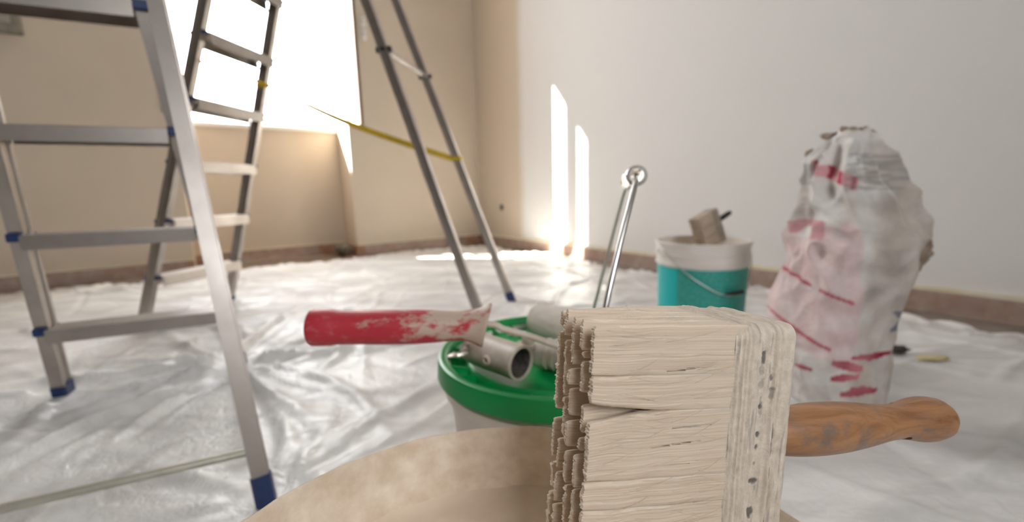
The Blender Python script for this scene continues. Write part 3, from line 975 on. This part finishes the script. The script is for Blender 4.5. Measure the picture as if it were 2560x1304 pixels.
M['dark_metal'] = mat('dark_inside_metal', (.05, .046, .043), .6, col2=(.12, .11, .10), scale=90)
M['knob'] = mat('dull_steel_wing_screw', (.52, .49, .45), .4, metal=.6, col2=(.45, .38, .31), scale=70, metal2=.1)
M['fleece'] = mat('white_roller_fleece', (.76, .71, .64), .95, col2=(.66, .59, .50), scale=45, lo=.35, hi=.7, bump=.0035, bscale=320, spec=.1)

H0 = V((-.2343, .4829, .3520)); H1 = V((-.0300, .4823, .3495))
ro = empty('paint_roller', H0, 'paint roller with a paint-smeared red handle lying on the green lid', 'paint roller')
hx = (H1-H0).normalized()
prof = [(.001, .001), (.0006, .012), (0, .0185), (.0008, .0204), (.003, .0213), (.014, .0215), (.024, .0213), (.029, .0204), (.033, .0197), (.060, .0197), (.085, .0203), (.105, .0201), (.122, .0197), (.140, .0188), (.155, .0176), (.168, .0168), (.178, .0172), (.187, .0190), (.194, .0215), (.1985, .0242), (.2015, .0255), (.2035, .0253), (.2035, .0225), (.199, .0150), (.197, .004), (.197, .001)]
hy = hx.cross(V((0,0,1))).normalized(); hz = hy.cross(hx).normalized()*-1
hz = V((0,0,1)) - hx*hx.z; hz.normalize()
vs, fs = [], []
sg = 48
for (x, r) in prof:
    fl = float(smoothstep(x, .17, .2))
    for k in range(sg):
        w = 2*math.pi*k/sg
        cy_, cz_ = math.cos(w), math.sin(w)
        rz_ = r*(1.0); ry_ = r*(.88+.12*(1-fl))
        rip = 1+.012*math.sin(x*420)*(1 if cz_ < -.3 else 0)*(1-fl)     # finger grooves underneath
        sh = .006*fl*cz_                                                # flare runs forward at the top
        dn = -.0035*math.sin(min(1, x/.2)*math.pi)*.3
        vs.append(H0+hx*(x+sh)+hy*(ry_*cy_)+hz*(rz_*cz_*rip+dn))
for i in range(len(prof)-1):
    for k in range(sg):
        k2 = (k+1) % sg
        fs.append((i*sg+k, i*sg+k2, (i+1)*sg+k2, (i+1)*sg+k))
hd = mesh('handle', vs, fs, M['red'], parent=ro, smooth=True); hd['label'] = 'red plastic handle smeared with paint'
R0, R1 = V((.0392, .6672, .2990)), V((.1500, .5350, .2990))
rx = (R1-R0).normalized()
wp = curve_pts([H1-hx*.012+V((0,0,.001)), H1+hx*.008, V((-.0113, .4814, .3440)), V((.0164, .4849, .3345)), V((.047, .488, .3215)), V((.090, .486, .307)), V((.140, .487, .300)), V((.168, .500, .2985)), R1+rx*.012, R1-rx*.02], 8)
mesh('frame_wire', *tube_g(wp, .0038, 14), M['painted_metal'], parent=ro, auto=60)
rl_ = (R1-R0).length
# fleece sleeve with a little lumpiness
v, f = lathe_g(R0, [(.012, .006), (.0205, .0), (.0250, .0008), (.0278, .005)] + [(.0285, .012+(rl_-.024)*i/26) for i in range(27)] + [(.0278, rl_-.005), (.0250, rl_-.0008), (.0205, rl_), (.012, rl_-.006)], 64, rx)
cR = R0
for i, p in enumerate(v):
    q = p-R0; al = q.dot(rx); rad = q-rx*al
    k = noise.noise(p*150)*.0009+noise.noise(p*420)*.0007
    v[i] = p+rad.normalized()*k
mesh('sleeve', v, f, M['fleece'], parent=ro, smooth=True)
mesh('end_cap', *lathe_g(R0-rx*.001, [(.001, 0), (.010, 0), (.012, .003), (.012, .010), (.001, .010)], 24, rx), M['white_plastic'], parent=ro, auto=40)

# ------------------------------------------------------------------ pole clamp: two tube sockets with wing screws
T0, T1 = V((-.0560, .5660, .2930)), V((.0085, .5065, .2915))
tx = (T1-T0).normalized()
pc = empty('pole_clamp', (T0+T1)/2+V((0,0,-.022)), 'paint-smeared metal pole clamp with open tube and wing screw on the green lid', 'pole clamp')
tl_ = (T1-T0).length
mesh('tube', *lathe_g(T0, [(.0185, .001), (.0215, 0), (.0222, .002), (.0222, tl_-.010), (.0228, tl_-.009), (.0228, tl_-.001), (.0220, tl_), (.0190, tl_), (.0186, tl_-.002)], 48, tx, caps=False), M['painted_metal'], parent=pc, auto=35)
mesh('bore', *lathe_g(T0, [(.0186, tl_-.002), (.0183, tl_-.03), (.0183, .012), (.001, .011)], 40, tx, caps=False), M['dark_metal'], parent=pc, auto=40)
side = tx.cross(V((0,0,1))).normalized()
if side.y > 0: side = -side
bc = T0 + tx*(tl_*.56) + side*.020 + V((0,0,.001))
bs = mesh('boss', *lathe_g(bc, [(.0062, 0), (.0062, .004), (.0055, .005), (.0035, .005), (.0032, -.002)], 20, side), M['painted_metal'], parent=pc, auto=40)
mesh('bolt', *lathe_g(bc, [(.001, .0022), (.0031, .0022), (.0031, -.002)], 14, side), M['dark_metal'], parent=bs)
bc2 = T0 + tx*.012 + side*.019 + V((0,0,.006))
wdir = (V((-.0815, .5056, .2985))-bc2).normalized()
wsr = mesh('wing_screw', *lathe_g(bc2-wdir*.004, [(.0075, 0), (.0075, .006), (.0066, .007), (.0040, .0072), (.0036, .022), (.001, .022)], 20, wdir), M['knob'], parent=pc, auto=40)
wc = bc2+wdir*.024
wu = wdir.cross(V((1, 0, .2))).normalized(); wv = wdir.cross(wu)
bm_ = []
for s in (-1, 1):
    c = wc + wv*(s*.0075)
    bm_.append(lathe_g(c-wu*.0015, [(.001, -.0004), (.0060, 0), (.0078, .0007), (.0078, .0023), (.0060, .003), (.001, .0034)], 22, wu))
mesh('wing', *merge(bm_), M['knob'], parent=wsr, auto=40)
# second socket joined by a small plate and ring
U0, U1 = V((.0300, .5540, .2880)), V((.092, .5230, .2870))
ux = (U1-U0).normalized(); ul_ = (U1-U0).length
mesh('tube', *lathe_g(U0, [(.001, .002), (.012, 0), (.0185, .001), (.0195, .004), (.0195, .014), (.0210, .015), (.0210, .019), (.0195, .020), (.0195, .024), (.0210, .025), (.0210, .029), (.0195, .030), (.0195, ul_), (.016, ul_), (.016, .02)], 40, ux), M['painted_metal'], parent=pc, auto=35)
bk = (T0+tx*(tl_*.70)+U0+ux*.010)/2+V((0,0,.012))
br_ = mesh('bracket', *merge([box_g(bk, (.026, .016, .010), (ux, ux.cross(V((0,0,1))), V((0,0,1))), .003), box_g(bk+V((.004, .0, .008)), (.012, .012, .010), (tx, side, V((0,0,1))), .002)]), M['knob'], parent=pc)
# flakes of dried plaster on the lid
CR = ['smallest plaster crumb at the far left edge of the green lid', 'largest plaster crumb at the back of the green lid', 'plaster crumb in front of the white roller sleeve on the lid', 'plaster crumb nearest the white roller sleeve end on the lid', 'single plaster crumb in the near groove of the green lid']
for ci, (x, y, s) in enumerate(((-.006, .690, .005), (.004, .684, .008), (.016, .688, .006), (.020, .676, .007), (-.028, .480, .006))):
    bm = bmesh.new(); bmesh.ops.create_icosphere(bm, subdivisions=2, radius=s)
    for q in bm.verts: q.co = q.co*(1+.5*noise.noise(q.co*300+V((x*99, 0, 0)))); q.co.z *= .55
    bm.verts.index_update()
    zz = GZ-.0135+s*.45 if math.hypot(x-GX, y-GY) < .118 else GZ-.0205+s*.5
    v = [V((x, y, zz))+q.co for q in bm.verts]; f = [tuple(k.index for k in q.verts) for q in bm.faces]; bm.free()
    o = mesh('plaster_crumb', v, f, M['painted_metal'], loc=(x, y, zz))
    tag(o, CR[ci], 'plaster crumb', 'plaster crumbs on the green lid')

# ================================================================== TURQUOISE BUCKET
TX, TY, TZ, TR = .601, 1.351, .338, .140
tb = empty('paint_pail', (TX, TY, .004), 'white paint pail with a turquoise label standing near the sack', 'bucket')
M['pail'] = mat('white_pail', (.80, .76, .71), .4, col2=(.74, .69, .63), scale=9)
def prad(z): return .124+(TR-.006-.124)*z/TZ
mesh('body', *lathe_g((TX, TY, 0), [(.001, .004), (.120, .004), (.124, .010), (prad(TZ-.072), TZ-.072), (TR-.001, TZ-.070), (TR-.001, TZ-.064), (TR-.005, TZ-.062), (TR-.005, TZ-.044), (TR-.001, TZ-.042), (TR-.001, TZ-.037), (TR-.005, TZ-.035), (TR-.003, TZ-.010), (TR, TZ-.008), (TR, TZ-.002), (TR-.002, TZ), (TR-.006, TZ-.002), (TR-.008, TZ-.03), (.119, .014), (.001, .012)], 96), M['pail'], parent=tb, auto=35)
mt, nt, b = new_mat('turquoise_label'); b.inputs['Base Color'].default_value = (.0, .50, .50, 1); b.inputs['Roughness'].default_value = .4
M['label_l'] = mt
mt, nt, b = new_mat('green_label_print')
L = nt.links.new
tc = N(nt, 'ShaderNodeTexCoord'); mp = N(nt, 'ShaderNodeMapping'); mp.inputs['Scale'].default_value = (2, 2, 1); L(tc.outputs['UV'], mp.inputs['Vector'])
bk_ = N(nt, 'ShaderNodeTexBrick', ins={'Scale': 6.0, 'Mortar Size': .035, 'Brick Width': .9, 'Row Height': .16})
bk_.inputs['Color1'].default_value = (.02, .34, .28, 1); bk_.inputs['Color2'].default_value = (.06, .38, .31, 1); bk_.inputs['Mortar'].default_value = (.0, .29, .255, 1)
L(mp.outputs[0], bk_.inputs['Vector'])
nz = N(nt, 'ShaderNodeTexNoise', ins={'Scale': 16.0, 'Detail': 4}); L(mp.outputs[0], nz.inputs['Vector'])
mr = N(nt, 'ShaderNodeMapRange', ins={'From Min': .5, 'From Max': .64, 'To Max': .55}); L(nz.outputs['Fac'], mr.inputs['Value'])
mx = N(nt, 'ShaderNodeMix', data_type='RGBA'); mx.inputs['B'].default_value = (.17, .46, .40, 1)
L(mr.outputs['Result'], mx.inputs['Factor']); L(bk_.outputs['Color'], mx.inputs['A']); L(mx.outputs['Result'], b.inputs['Base Color'])
b.inputs['Roughness'].default_value = .45
M['label_r'] = mt
def label_band(name, w0, w1, z0, z1, mt, parent, ex=.0007):
    n = 48; vs = []; fs = []
    for i in range(n+1):
        w = w0+(w1-w0)*i/n
        for z in (z0, z1):
            for e in (ex, .0001):
                r = prad(z)+e
                vs.append(V((TX+r*math.cos(w), TY+r*math.sin(w), z)))
    for i in range(n):
        q = i*4
        fs += [(q, q+4, q+6, q+2), (q+1, q+3, q+7, q+5), (q+2, q+6, q+7, q+3), (q, q+1, q+5, q+4)]
    fs += [(0, 2, 3, 1), (n*4, n*4+1, n*4+3, n*4+2)]
    o = mesh(name, vs, fs, mt, parent=parent)
    ul = o.data.uv_layers.new(name='UVMap')
    for lp in o.data.loops:
        i = lp.vertex_index // 4; k = lp.vertex_index % 4
        ul.data[lp.index].uv = (i/n, 0 if k < 2 else 1)
    return o
VIEW = math.atan2(-TY, -TX)      # direction from the pail to the camera
lb = label_band('label', VIEW-1.62, VIEW+1.5, .070, .262, M['label_l'], tb); lb['label'] = 'turquoise label'
lp_ = label_band('label_print', VIEW-.52, VIEW+1.46, .072, .261, M['label_r'], lb, .0012); lp_['label'] = 'dark green printed text panel'
label_band('label_stripe', VIEW-1.62, VIEW+1.5, .062, .071, mat('lime_stripe', (.42, .55, .10), .45), tb)
# bail hanging down in front, black grip
def pol(w, z, e=.006): r = prad(z)+e; return V((TX+r*math.cos(w), TY+r*math.sin(w), z))
bp_ = curve_pts([pol(VIEW-1.3, .30), pol(VIEW-1.0, .318, .008), pol(VIEW-.7, .300, .012), pol(VIEW-.25, .250, .012), pol(VIEW+.25, .205, .014), pol(VIEW+.55, .192, .018), pol(VIEW+.95, .198, .016), pol(VIEW+1.3, .235, .012), pol(VIEW+1.7, .296, .006)], 8)
bw = mesh('bail', *tube_g(bp_, .0017, 8), M['wire'], parent=tb, smooth=True)
gp = curve_pts([pol(VIEW+.42, .196, .016), pol(VIEW+.6, .193, .019), pol(VIEW+.8, .194, .020)], 6)
gp = curve_pts([V((.612, 1.209, .194)), V((.640, 1.211, .197)), V((.668, 1.216, .200))], 6)
mesh('grip', *tube_g(gp, [.0045]+[.0062]*(len(gp)-2)+[.0045], 14), M['black'], parent=bw, smooth=True)

# paint surface inside the pail carries the small brush
v, f = lathe_g((TX, TY, .29), [(.001, 0), (.129, 0), (.129, -.01), (.001, -.01)], 64)
o = mesh('paint', v, f, M['primer'], loc=(TX, TY, .285)); tag(o, 'beige paint filling the turquoise pail', 'paint')

# small brush standing in the pail
M['bristle_far'] = mat('beige_bristles', (.40, .315, .235), .75, col2=(.56, .46, .36), scale=60, lo=.35, hi=.65, stretch=(1, 1, 6), bump=.002, bscale=160)
sb = empty('paintbrush', (.600, 1.335, .29), 'small beige block paintbrush with a black handle standing in the turquoise pail', 'paintbrush')
sa = (V((.654, 1.345, .413))-V((.573, 1.300, .376))).normalized()        # tip -> back axis
sa = V((.84, .42, .34)).normalized()
sdn = V((.27, 0, -1)); sdn = (sdn-sa*sdn.dot(sa)).normalized()
stt = sa.cross(sdn).normalized()
if stt.y < 0: stt = -stt
so_ = V((.563, 1.300, .407))
def sbl(A, D, T): return so_+sa*A+sdn*D+stt*T
for r_ in range(3):
    for k, (d0, d1) in enumerate(((.0, .034), (.036, .066), (.068, .104))):
        vs = []; jit = random.uniform(-.003, .003)
        nn = 12
        for j in range(nn+1):
            D = d0+(d1-d0)*j/nn
            for (A, T) in ((.062, r_*.014), (.0+jit+random.uniform(-.001, .001), r_*.0155-.002), (.0+jit+random.uniform(-.001, .001), r_*.0155+.010), (.062, r_*.014+.0138)):
                vs.append(sbl(A, D, T))
        fs = []
        for j in range(nn):
            for q in range(3): fs.append((j*4+q, j*4+q+1, j*4+q+5, j*4+q+4))
        fs += [(0, 1, 2, 3), (nn*4, nn*4+3, nn*4+2, nn*4+1)]
        mesh('bristle_tuft', vs, fs, M['bristle_far'], parent=sb)
mesh('ferrule', *box_g(sbl(.073, .052, .020), (.026, .108, .046), (sa, sdn, stt), .004), mat('grey_brown_ferrule', (.33, .28, .23), .5, col2=(.42, .36, .30), scale=70), parent=sb)
hp = [sbl(.086+q, .045-.05*q, .02) for q in (0, .012, .03, .05, .066, .074)]
mesh('handle', *tube_g(hp, [.006, .007, .0082, .0082, .0075, .004], 16), M['black'], parent=sb, smooth=True)

# ================================================================== PAPER SACK
SB = V((.736, .908, 0)); SV = V((.62969, .77684, 0)); SS = V((.77684, -.62969, 0))
zt = [0, .03, .102, .188, .279, .375, .466, .553, .585, .603]
lt = [-.100, -.112, -.142, -.163, -.145, -.123, -.103, -.100, -.076, -.050]
zt2 = [0, .041, .148, .218, .287, .354, .402, .465, .501, .545, .585, .603]
rt = [.078, .074, .069, .072, .085, .097, .096, .079, .048, .036, .008, -.015]
zd = [0, .1, .2, .35, .5, .58, .603]; dt = [.085, .095, .10, .095, .070, .040, .018]
def sack():
    nz_, nt_ = 210, 260
    vs, cols = [], []
    white = np.array((.80, .775, .75)); pink = np.array((.80, .56, .57)); red = np.array((.40, .05, .085)); greyp = np.array((.30, .285, .275)); tan = np.array((.56, .50, .44)); blu = np.array((.09, .11, .2))
    for i in range(nz_+1):
        q = i/nz_
        for k in range(nt_):
            w = 2*math.pi*k/nt_
            top = .603 + .012*noise.noise(V((math.cos(w)*2.2, math.sin(w)*2.2, 9)))
            z = .004+top*q**.95
            zz = min(z, .603)
            l_, r_ = np.interp(zz, zt, lt), np.interp(zz, zt2, rt); dd = np.interp(zz, zd, dt)
            c = (l_+r_)/2; hw = (r_-l_)/2
            # cross-section: a crushed box whose front edge points at the viewer
            ex = 1.45
            cs, sn = math.cos(w), math.sin(w)
            rad = (abs(cs)**ex+abs(sn)**ex)**(-1/ex)
            s = c + hw*rad*cs
            fr = np.interp(s, [c-hw, -.005, c+hw], [0, 1, 0]) if hw > 1e-4 else 0
            d = dd*rad*sn
            # crumples: ridged noise, strong in the upper half
            P = V((s*1.0, d*1.0, z))
            st = .35+.65*float(smoothstep(z, .22, .42))
            n1 = 1-2*abs(noise.noise(V((P.x*13+1, P.y*13, P.z*8+3))))
            n2 = 1-2*abs(noise.noise(V((P.x*27+5, P.y*27, P.z*17))))
            n3 = noise.noise(V((P.x*60, P.y*60, P.z*45)))
            n4 = 1-2*abs(noise.noise(V((P.x*7+9, P.y*7+4, P.z*4.5+1))))
            env = float(smoothstep(z, 0, .03))
            amp = env*st*(.016*(n4-.3)+.020*(n1-.4)+.011*(n2-.4)+.0022*n3)
            dirv = V((cs, sn, 0))
            # vertical pleats running down from the gathered top
            pl = .017*float(smoothstep(z, .36, .5))*(1-float(smoothstep(z, .57, .603)))*(.4-abs(math.sin(w*4.5+1.2*math.sin(z*16))))*1.3
            amp += pl
            ps, pd_ = s+dirv.x*amp, d+dirv.y*amp
            fold = .012*math.exp(-((z-.155-.25*(s+.03))/.012)**2)*(1 if sn < 0 else 0)*env   # big horizontal crease low on the front
            pd_ -= fold*.5*sn*-1*(-1)
            p = SB + SS*ps + SV*(pd_+.015) + V((0, 0, z+env*.004*n1*(1-q)))
            vs.append(p)
            # print plus shade painted into the right side, in the sack's own front-view coordinates
            col = white.copy()
            nn = noise.noise(V((s*30, z*30, 5)))
            col = col+(tan-col)*np.clip(.25+.6*nn+.6*float(smoothstep(s, -.01, .04)), 0, 1)  # tan mottling, deepened on the right facet as painted shade
            if sn < .15:
                if s < .012 + .006*nn and .150+.38*(s+.15)*-.35 < z < .40+.03*nn:
                    col = col+(pink-col)*(.55+.25*nn)
                for (za, zb, sa_, sb_) in ((.313, .259, -.143, .0), (.214, .154, -.158, -.028)):
                    if sa_-.03 < s < sb_:
                        zl = za+(zb-za)*(s-sa_)/(sb_-sa_)
                        if abs(z-zl) < .0042+.002*nn and (nn > -.42): col = red*1.1+pink*.15
                zl = .535+(s+.08)*(-.55)
                if -.088 < s < -.012 and abs(z-zl) < .013: col = red*.55+pink*.6 if (math.floor(s*140) % 3) else red*1.2
                if -.03 < s < .045 and .485 < z < .56: col = col+(greyp-col)*(.55*float(smoothstep(noise.noise(V((s*60, z*140, 3)))+.25, .0, .35)))
                if s < -.075 and .50 < z < .545: col = col+(greyp-col)*.5
                if -.11 < s < -.05 and .385 < z < .425 and nn > -.1: col = pink*.6+red*.45
                for (cs_, cz_, ws, wz, tl) in ((.035, .143, .030, .0075, .25), (.0, .122, .024, .011, -.5), (-.002, .095, .022, .009, .4), (.030, .070, .020, .008, -.2), (.012, .060, .018, .008, .3), (.0, .028, .010, .012, 0), (-.075, .10, .018, .006, .2)):
                    if abs((s-cs_)/ws) < 1 and abs((z-cz_-tl*(s-cs_)*.5)/wz) < 1-.4*abs((s-cs_)/ws): col = red*.9+pink*.25*(nn+.5)
                if .062 < s < .085 and .19 < z < .235 and nn > -.1: col = col+(blu-col)*.75
                if .02 < s < .07 and .26 < z < .37: col = col+(greyp-col)*.35*max(0, nn+.5)
            cols.append(np.clip(col, .01, 1))
    fs = []
    for i in range(nz_):
        for k in range(nt_):
            k2 = (k+1) % nt_
            fs.append((i*nt_+k, i*nt_+k2, (i+1)*nt_+k2, (i+1)*nt_+k))
    fs.append(tuple(range(nt_))[::-1])
    root = empty('paper_sack', SB, 'tall crumpled white paper sack with red print standing before the right wall', 'sack')
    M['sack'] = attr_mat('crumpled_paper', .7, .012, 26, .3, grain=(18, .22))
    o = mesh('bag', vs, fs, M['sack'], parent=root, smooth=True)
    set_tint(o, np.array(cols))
    # gathered mouth: a crumpled closing flap on the top ring
    ring = vs[nz_*nt_:]
    c = sum(ring, V((0,0,0)))/nt_
    vv = list(ring); n = nt_
    for j, (f_, h) in enumerate(((.75, .006), (.45, -.002), (.15, -.012))):
        for k in range(nt_):
            p = c+(ring[k]-c)*f_; vv.append(p+V((0, 0, h+.010*noise.noise(p*60))))
    ff = []
    for j in range(3):
        for k in range(nt_):
            k2 = (k+1) % nt_
            ff.append((j*n+k, j*n+k2, (j+1)*n+k2, (j+1)*n+k))
    ff.append(tuple(3*n+k for k in range(n)))
    M['kraft'] = mat('torn_brown_paper', (.27, .20, .15), .85, col2=(.40, .32, .25), scale=50, bump=.002)
    mesh('mouth', vv, ff, M['kraft'], parent=root, smooth=True)
    # torn brown inner layers poking out along the edges
    for (s, z, d, w, h, tilt) in ((.100, .372, -.01, .030, .055, .3), (.098, .345, .01, .026, .035, -.5), (.066, .482, -.01, .022, .036, .5), (.052, .455, .0, .018, .03, .2), (-.055, .600, -.005, .05, .018, .2), (-.010, .603, .0, .026, .02, -.4), (-.098, .565, 0, .02, .022, .4)):
        nu, nv = 9, 9
        v2 = []
        for i in range(nu):
            for j in range(nv):
                a_, b_ = (i/(nu-1)-.5), (j/(nv-1)-.5)
                a2 = a_*(1-.25*abs(b_)); 
                k = noise.noise(V((a_*3+s*90, b_*3, z*70))); k2 = noise.noise(V((a_*6+s*50, b_*6, z*30+4)))
                ca, sa2 = math.cos(tilt), math.sin(tilt)
                x_ = (a2*ca-b_*sa2)*w*(1+.5*k2); y_ = (a2*sa2+b_*ca)*h*(1+.4*k)
                v2.append(SB+SS*(s+x_)+SV*(d+.015+.012*k+.5*x_)+V((0, 0, z+y_)))
        f2 = [(i*nv+j, (i+1)*nv+j, (i+1)*nv+j+1, i*nv+j+1) for i in range(nu-1) for j in range(nv-1)]
        t_ = mesh('torn_flap', v2, f2, M['kraft'], parent=root, smooth=True)
        md = t_.modifiers.new('thick', 'SOLIDIFY'); md.thickness = .0012
sack()

# ================================================================== SMALL THINGS
def lump(name, c, size, mt, seed, label, cat, group=None):
    bm = bmesh.new(); bmesh.ops.create_icosphere(bm, subdivisions=3, radius=1)
    for q in bm.verts:
        k = 1+.45*noise.noise(q.co*1.6+V((seed, 0, 0)))+.2*noise.noise(q.co*4+V((seed, 2, 0)))
        q.co = V((q.co.x*size[0], q.co.y*size[1], q.co.z*size[2]))*k
    mz = min(q.co.z for q in bm.verts)
    bm.verts.index_update()
    v = [V(c)+q.co-V((0,0,mz)) for q in bm.verts]; f = [tuple(k.index for k in q.verts) for q in bm.faces]; bm.free()
    o = mesh(name, v, f, mt, smooth=True, loc=c)
    return tag(o, label, cat, group)
lump('paper_scrap', (1.117, 1.202, .006), (.030, .018, .012), mat('dark_scrap', (.07, .05, .04), .8), 2.0, 'small dark scrap on the plastic sheet right of the sack', 'scrap')
lump('tape_scrap', (1.165, 1.150, .006), (.050, .016, .005), mat('pale_yellow_tape', (.66, .56, .30), .7), 5.0, 'flat pale yellow tape scrap on the plastic sheet right of the sack', 'tape')
hp_ = rm(n0+.10, -.06, .002)
lump('crumpled_paper', hp_, (.075, .06, .045), mat('dark_crumpled_paper', (.10, .085, .06), .8, col2=(.2, .16, .11), scale=30), 8.0, 'dark crumpled masking paper in the corner of the window niche', 'paper')

# socket hole on the right wall near the corner
so2 = empty('wall_socket', rm(0, .405, .365), 'small dark round cable socket on the cream strip by the corner', 'socket')
mesh('ring', *lathe_g(rm(0, .405, .365), [(.030, 0), (.034, .002), (.033, .006), (.027, .006), (.026, .001)], 32, -WD), mat('socket_ring', (.35, .31, .26), .6), parent=so2, auto=40)
mesh('core', *lathe_g(rm(0, .405, .365), [(.026, .0), (.026, .003), (.008, .003), (.007, .005), (.001, .005)], 24, -WD), M['black'], parent=so2, auto=40)

# wall box left of the window
wb = empty('wall_box', rm(3.075, 0, 1.50), 'grey wall box high on the window wall behind the near ladder', 'wall box')
M['boxgrey'] = mat('grey_wall_box', (.26, .235, .18), .6, col2=(.20, .18, .14), scale=20)
mesh('housing', *rbox_g(2.995, 3.16, 0, .06, 1.455, 1.66, .008), M['boxgrey'], parent=wb)
mesh('cover', *rbox_g(3.03, 3.14, .058, .068, 1.50, 1.64, .004), mat('box_cover', (.33, .30, .26), .45), parent=wb)

# shutter-strap guide by the window
sg_ = empty('strap_guide', rm(1.042, 0, 1.76), 'small white shutter strap guide on the wall beside the window', 'strap guide')
for z in (1.80, 1.90):
    mesh('guide_plate', *rbox_g(1.022, 1.062, 0, .022, z-.042, z+.042, .010), M['white_plastic'], parent=sg_)
    mesh('roller', *tube_g([rm(1.026, .026, z), rm(1.058, .026, z)], .010, 14), M['steel'], parent=sg_, auto=40)

# thin string on the sheet by the far ladder's foot
cs_ = curve_pts([V((-.142, 1.783, .030)), V((-.10, 1.95, .024)), V((-.055, 2.07, .02)), V((-.005, 2.02, .02)), V((.05, 1.92, .02)), V((.11, 1.85, .02)), V((.2, 1.84, .018))], 8)
o = mesh('string', *tube_g(cs_, .0022, 6), mat('pale_string', (.55, .42, .33), .8), smooth=True)
tag(o, 'thin pale string lying on the sheet by the tall ladder foot', 'string')
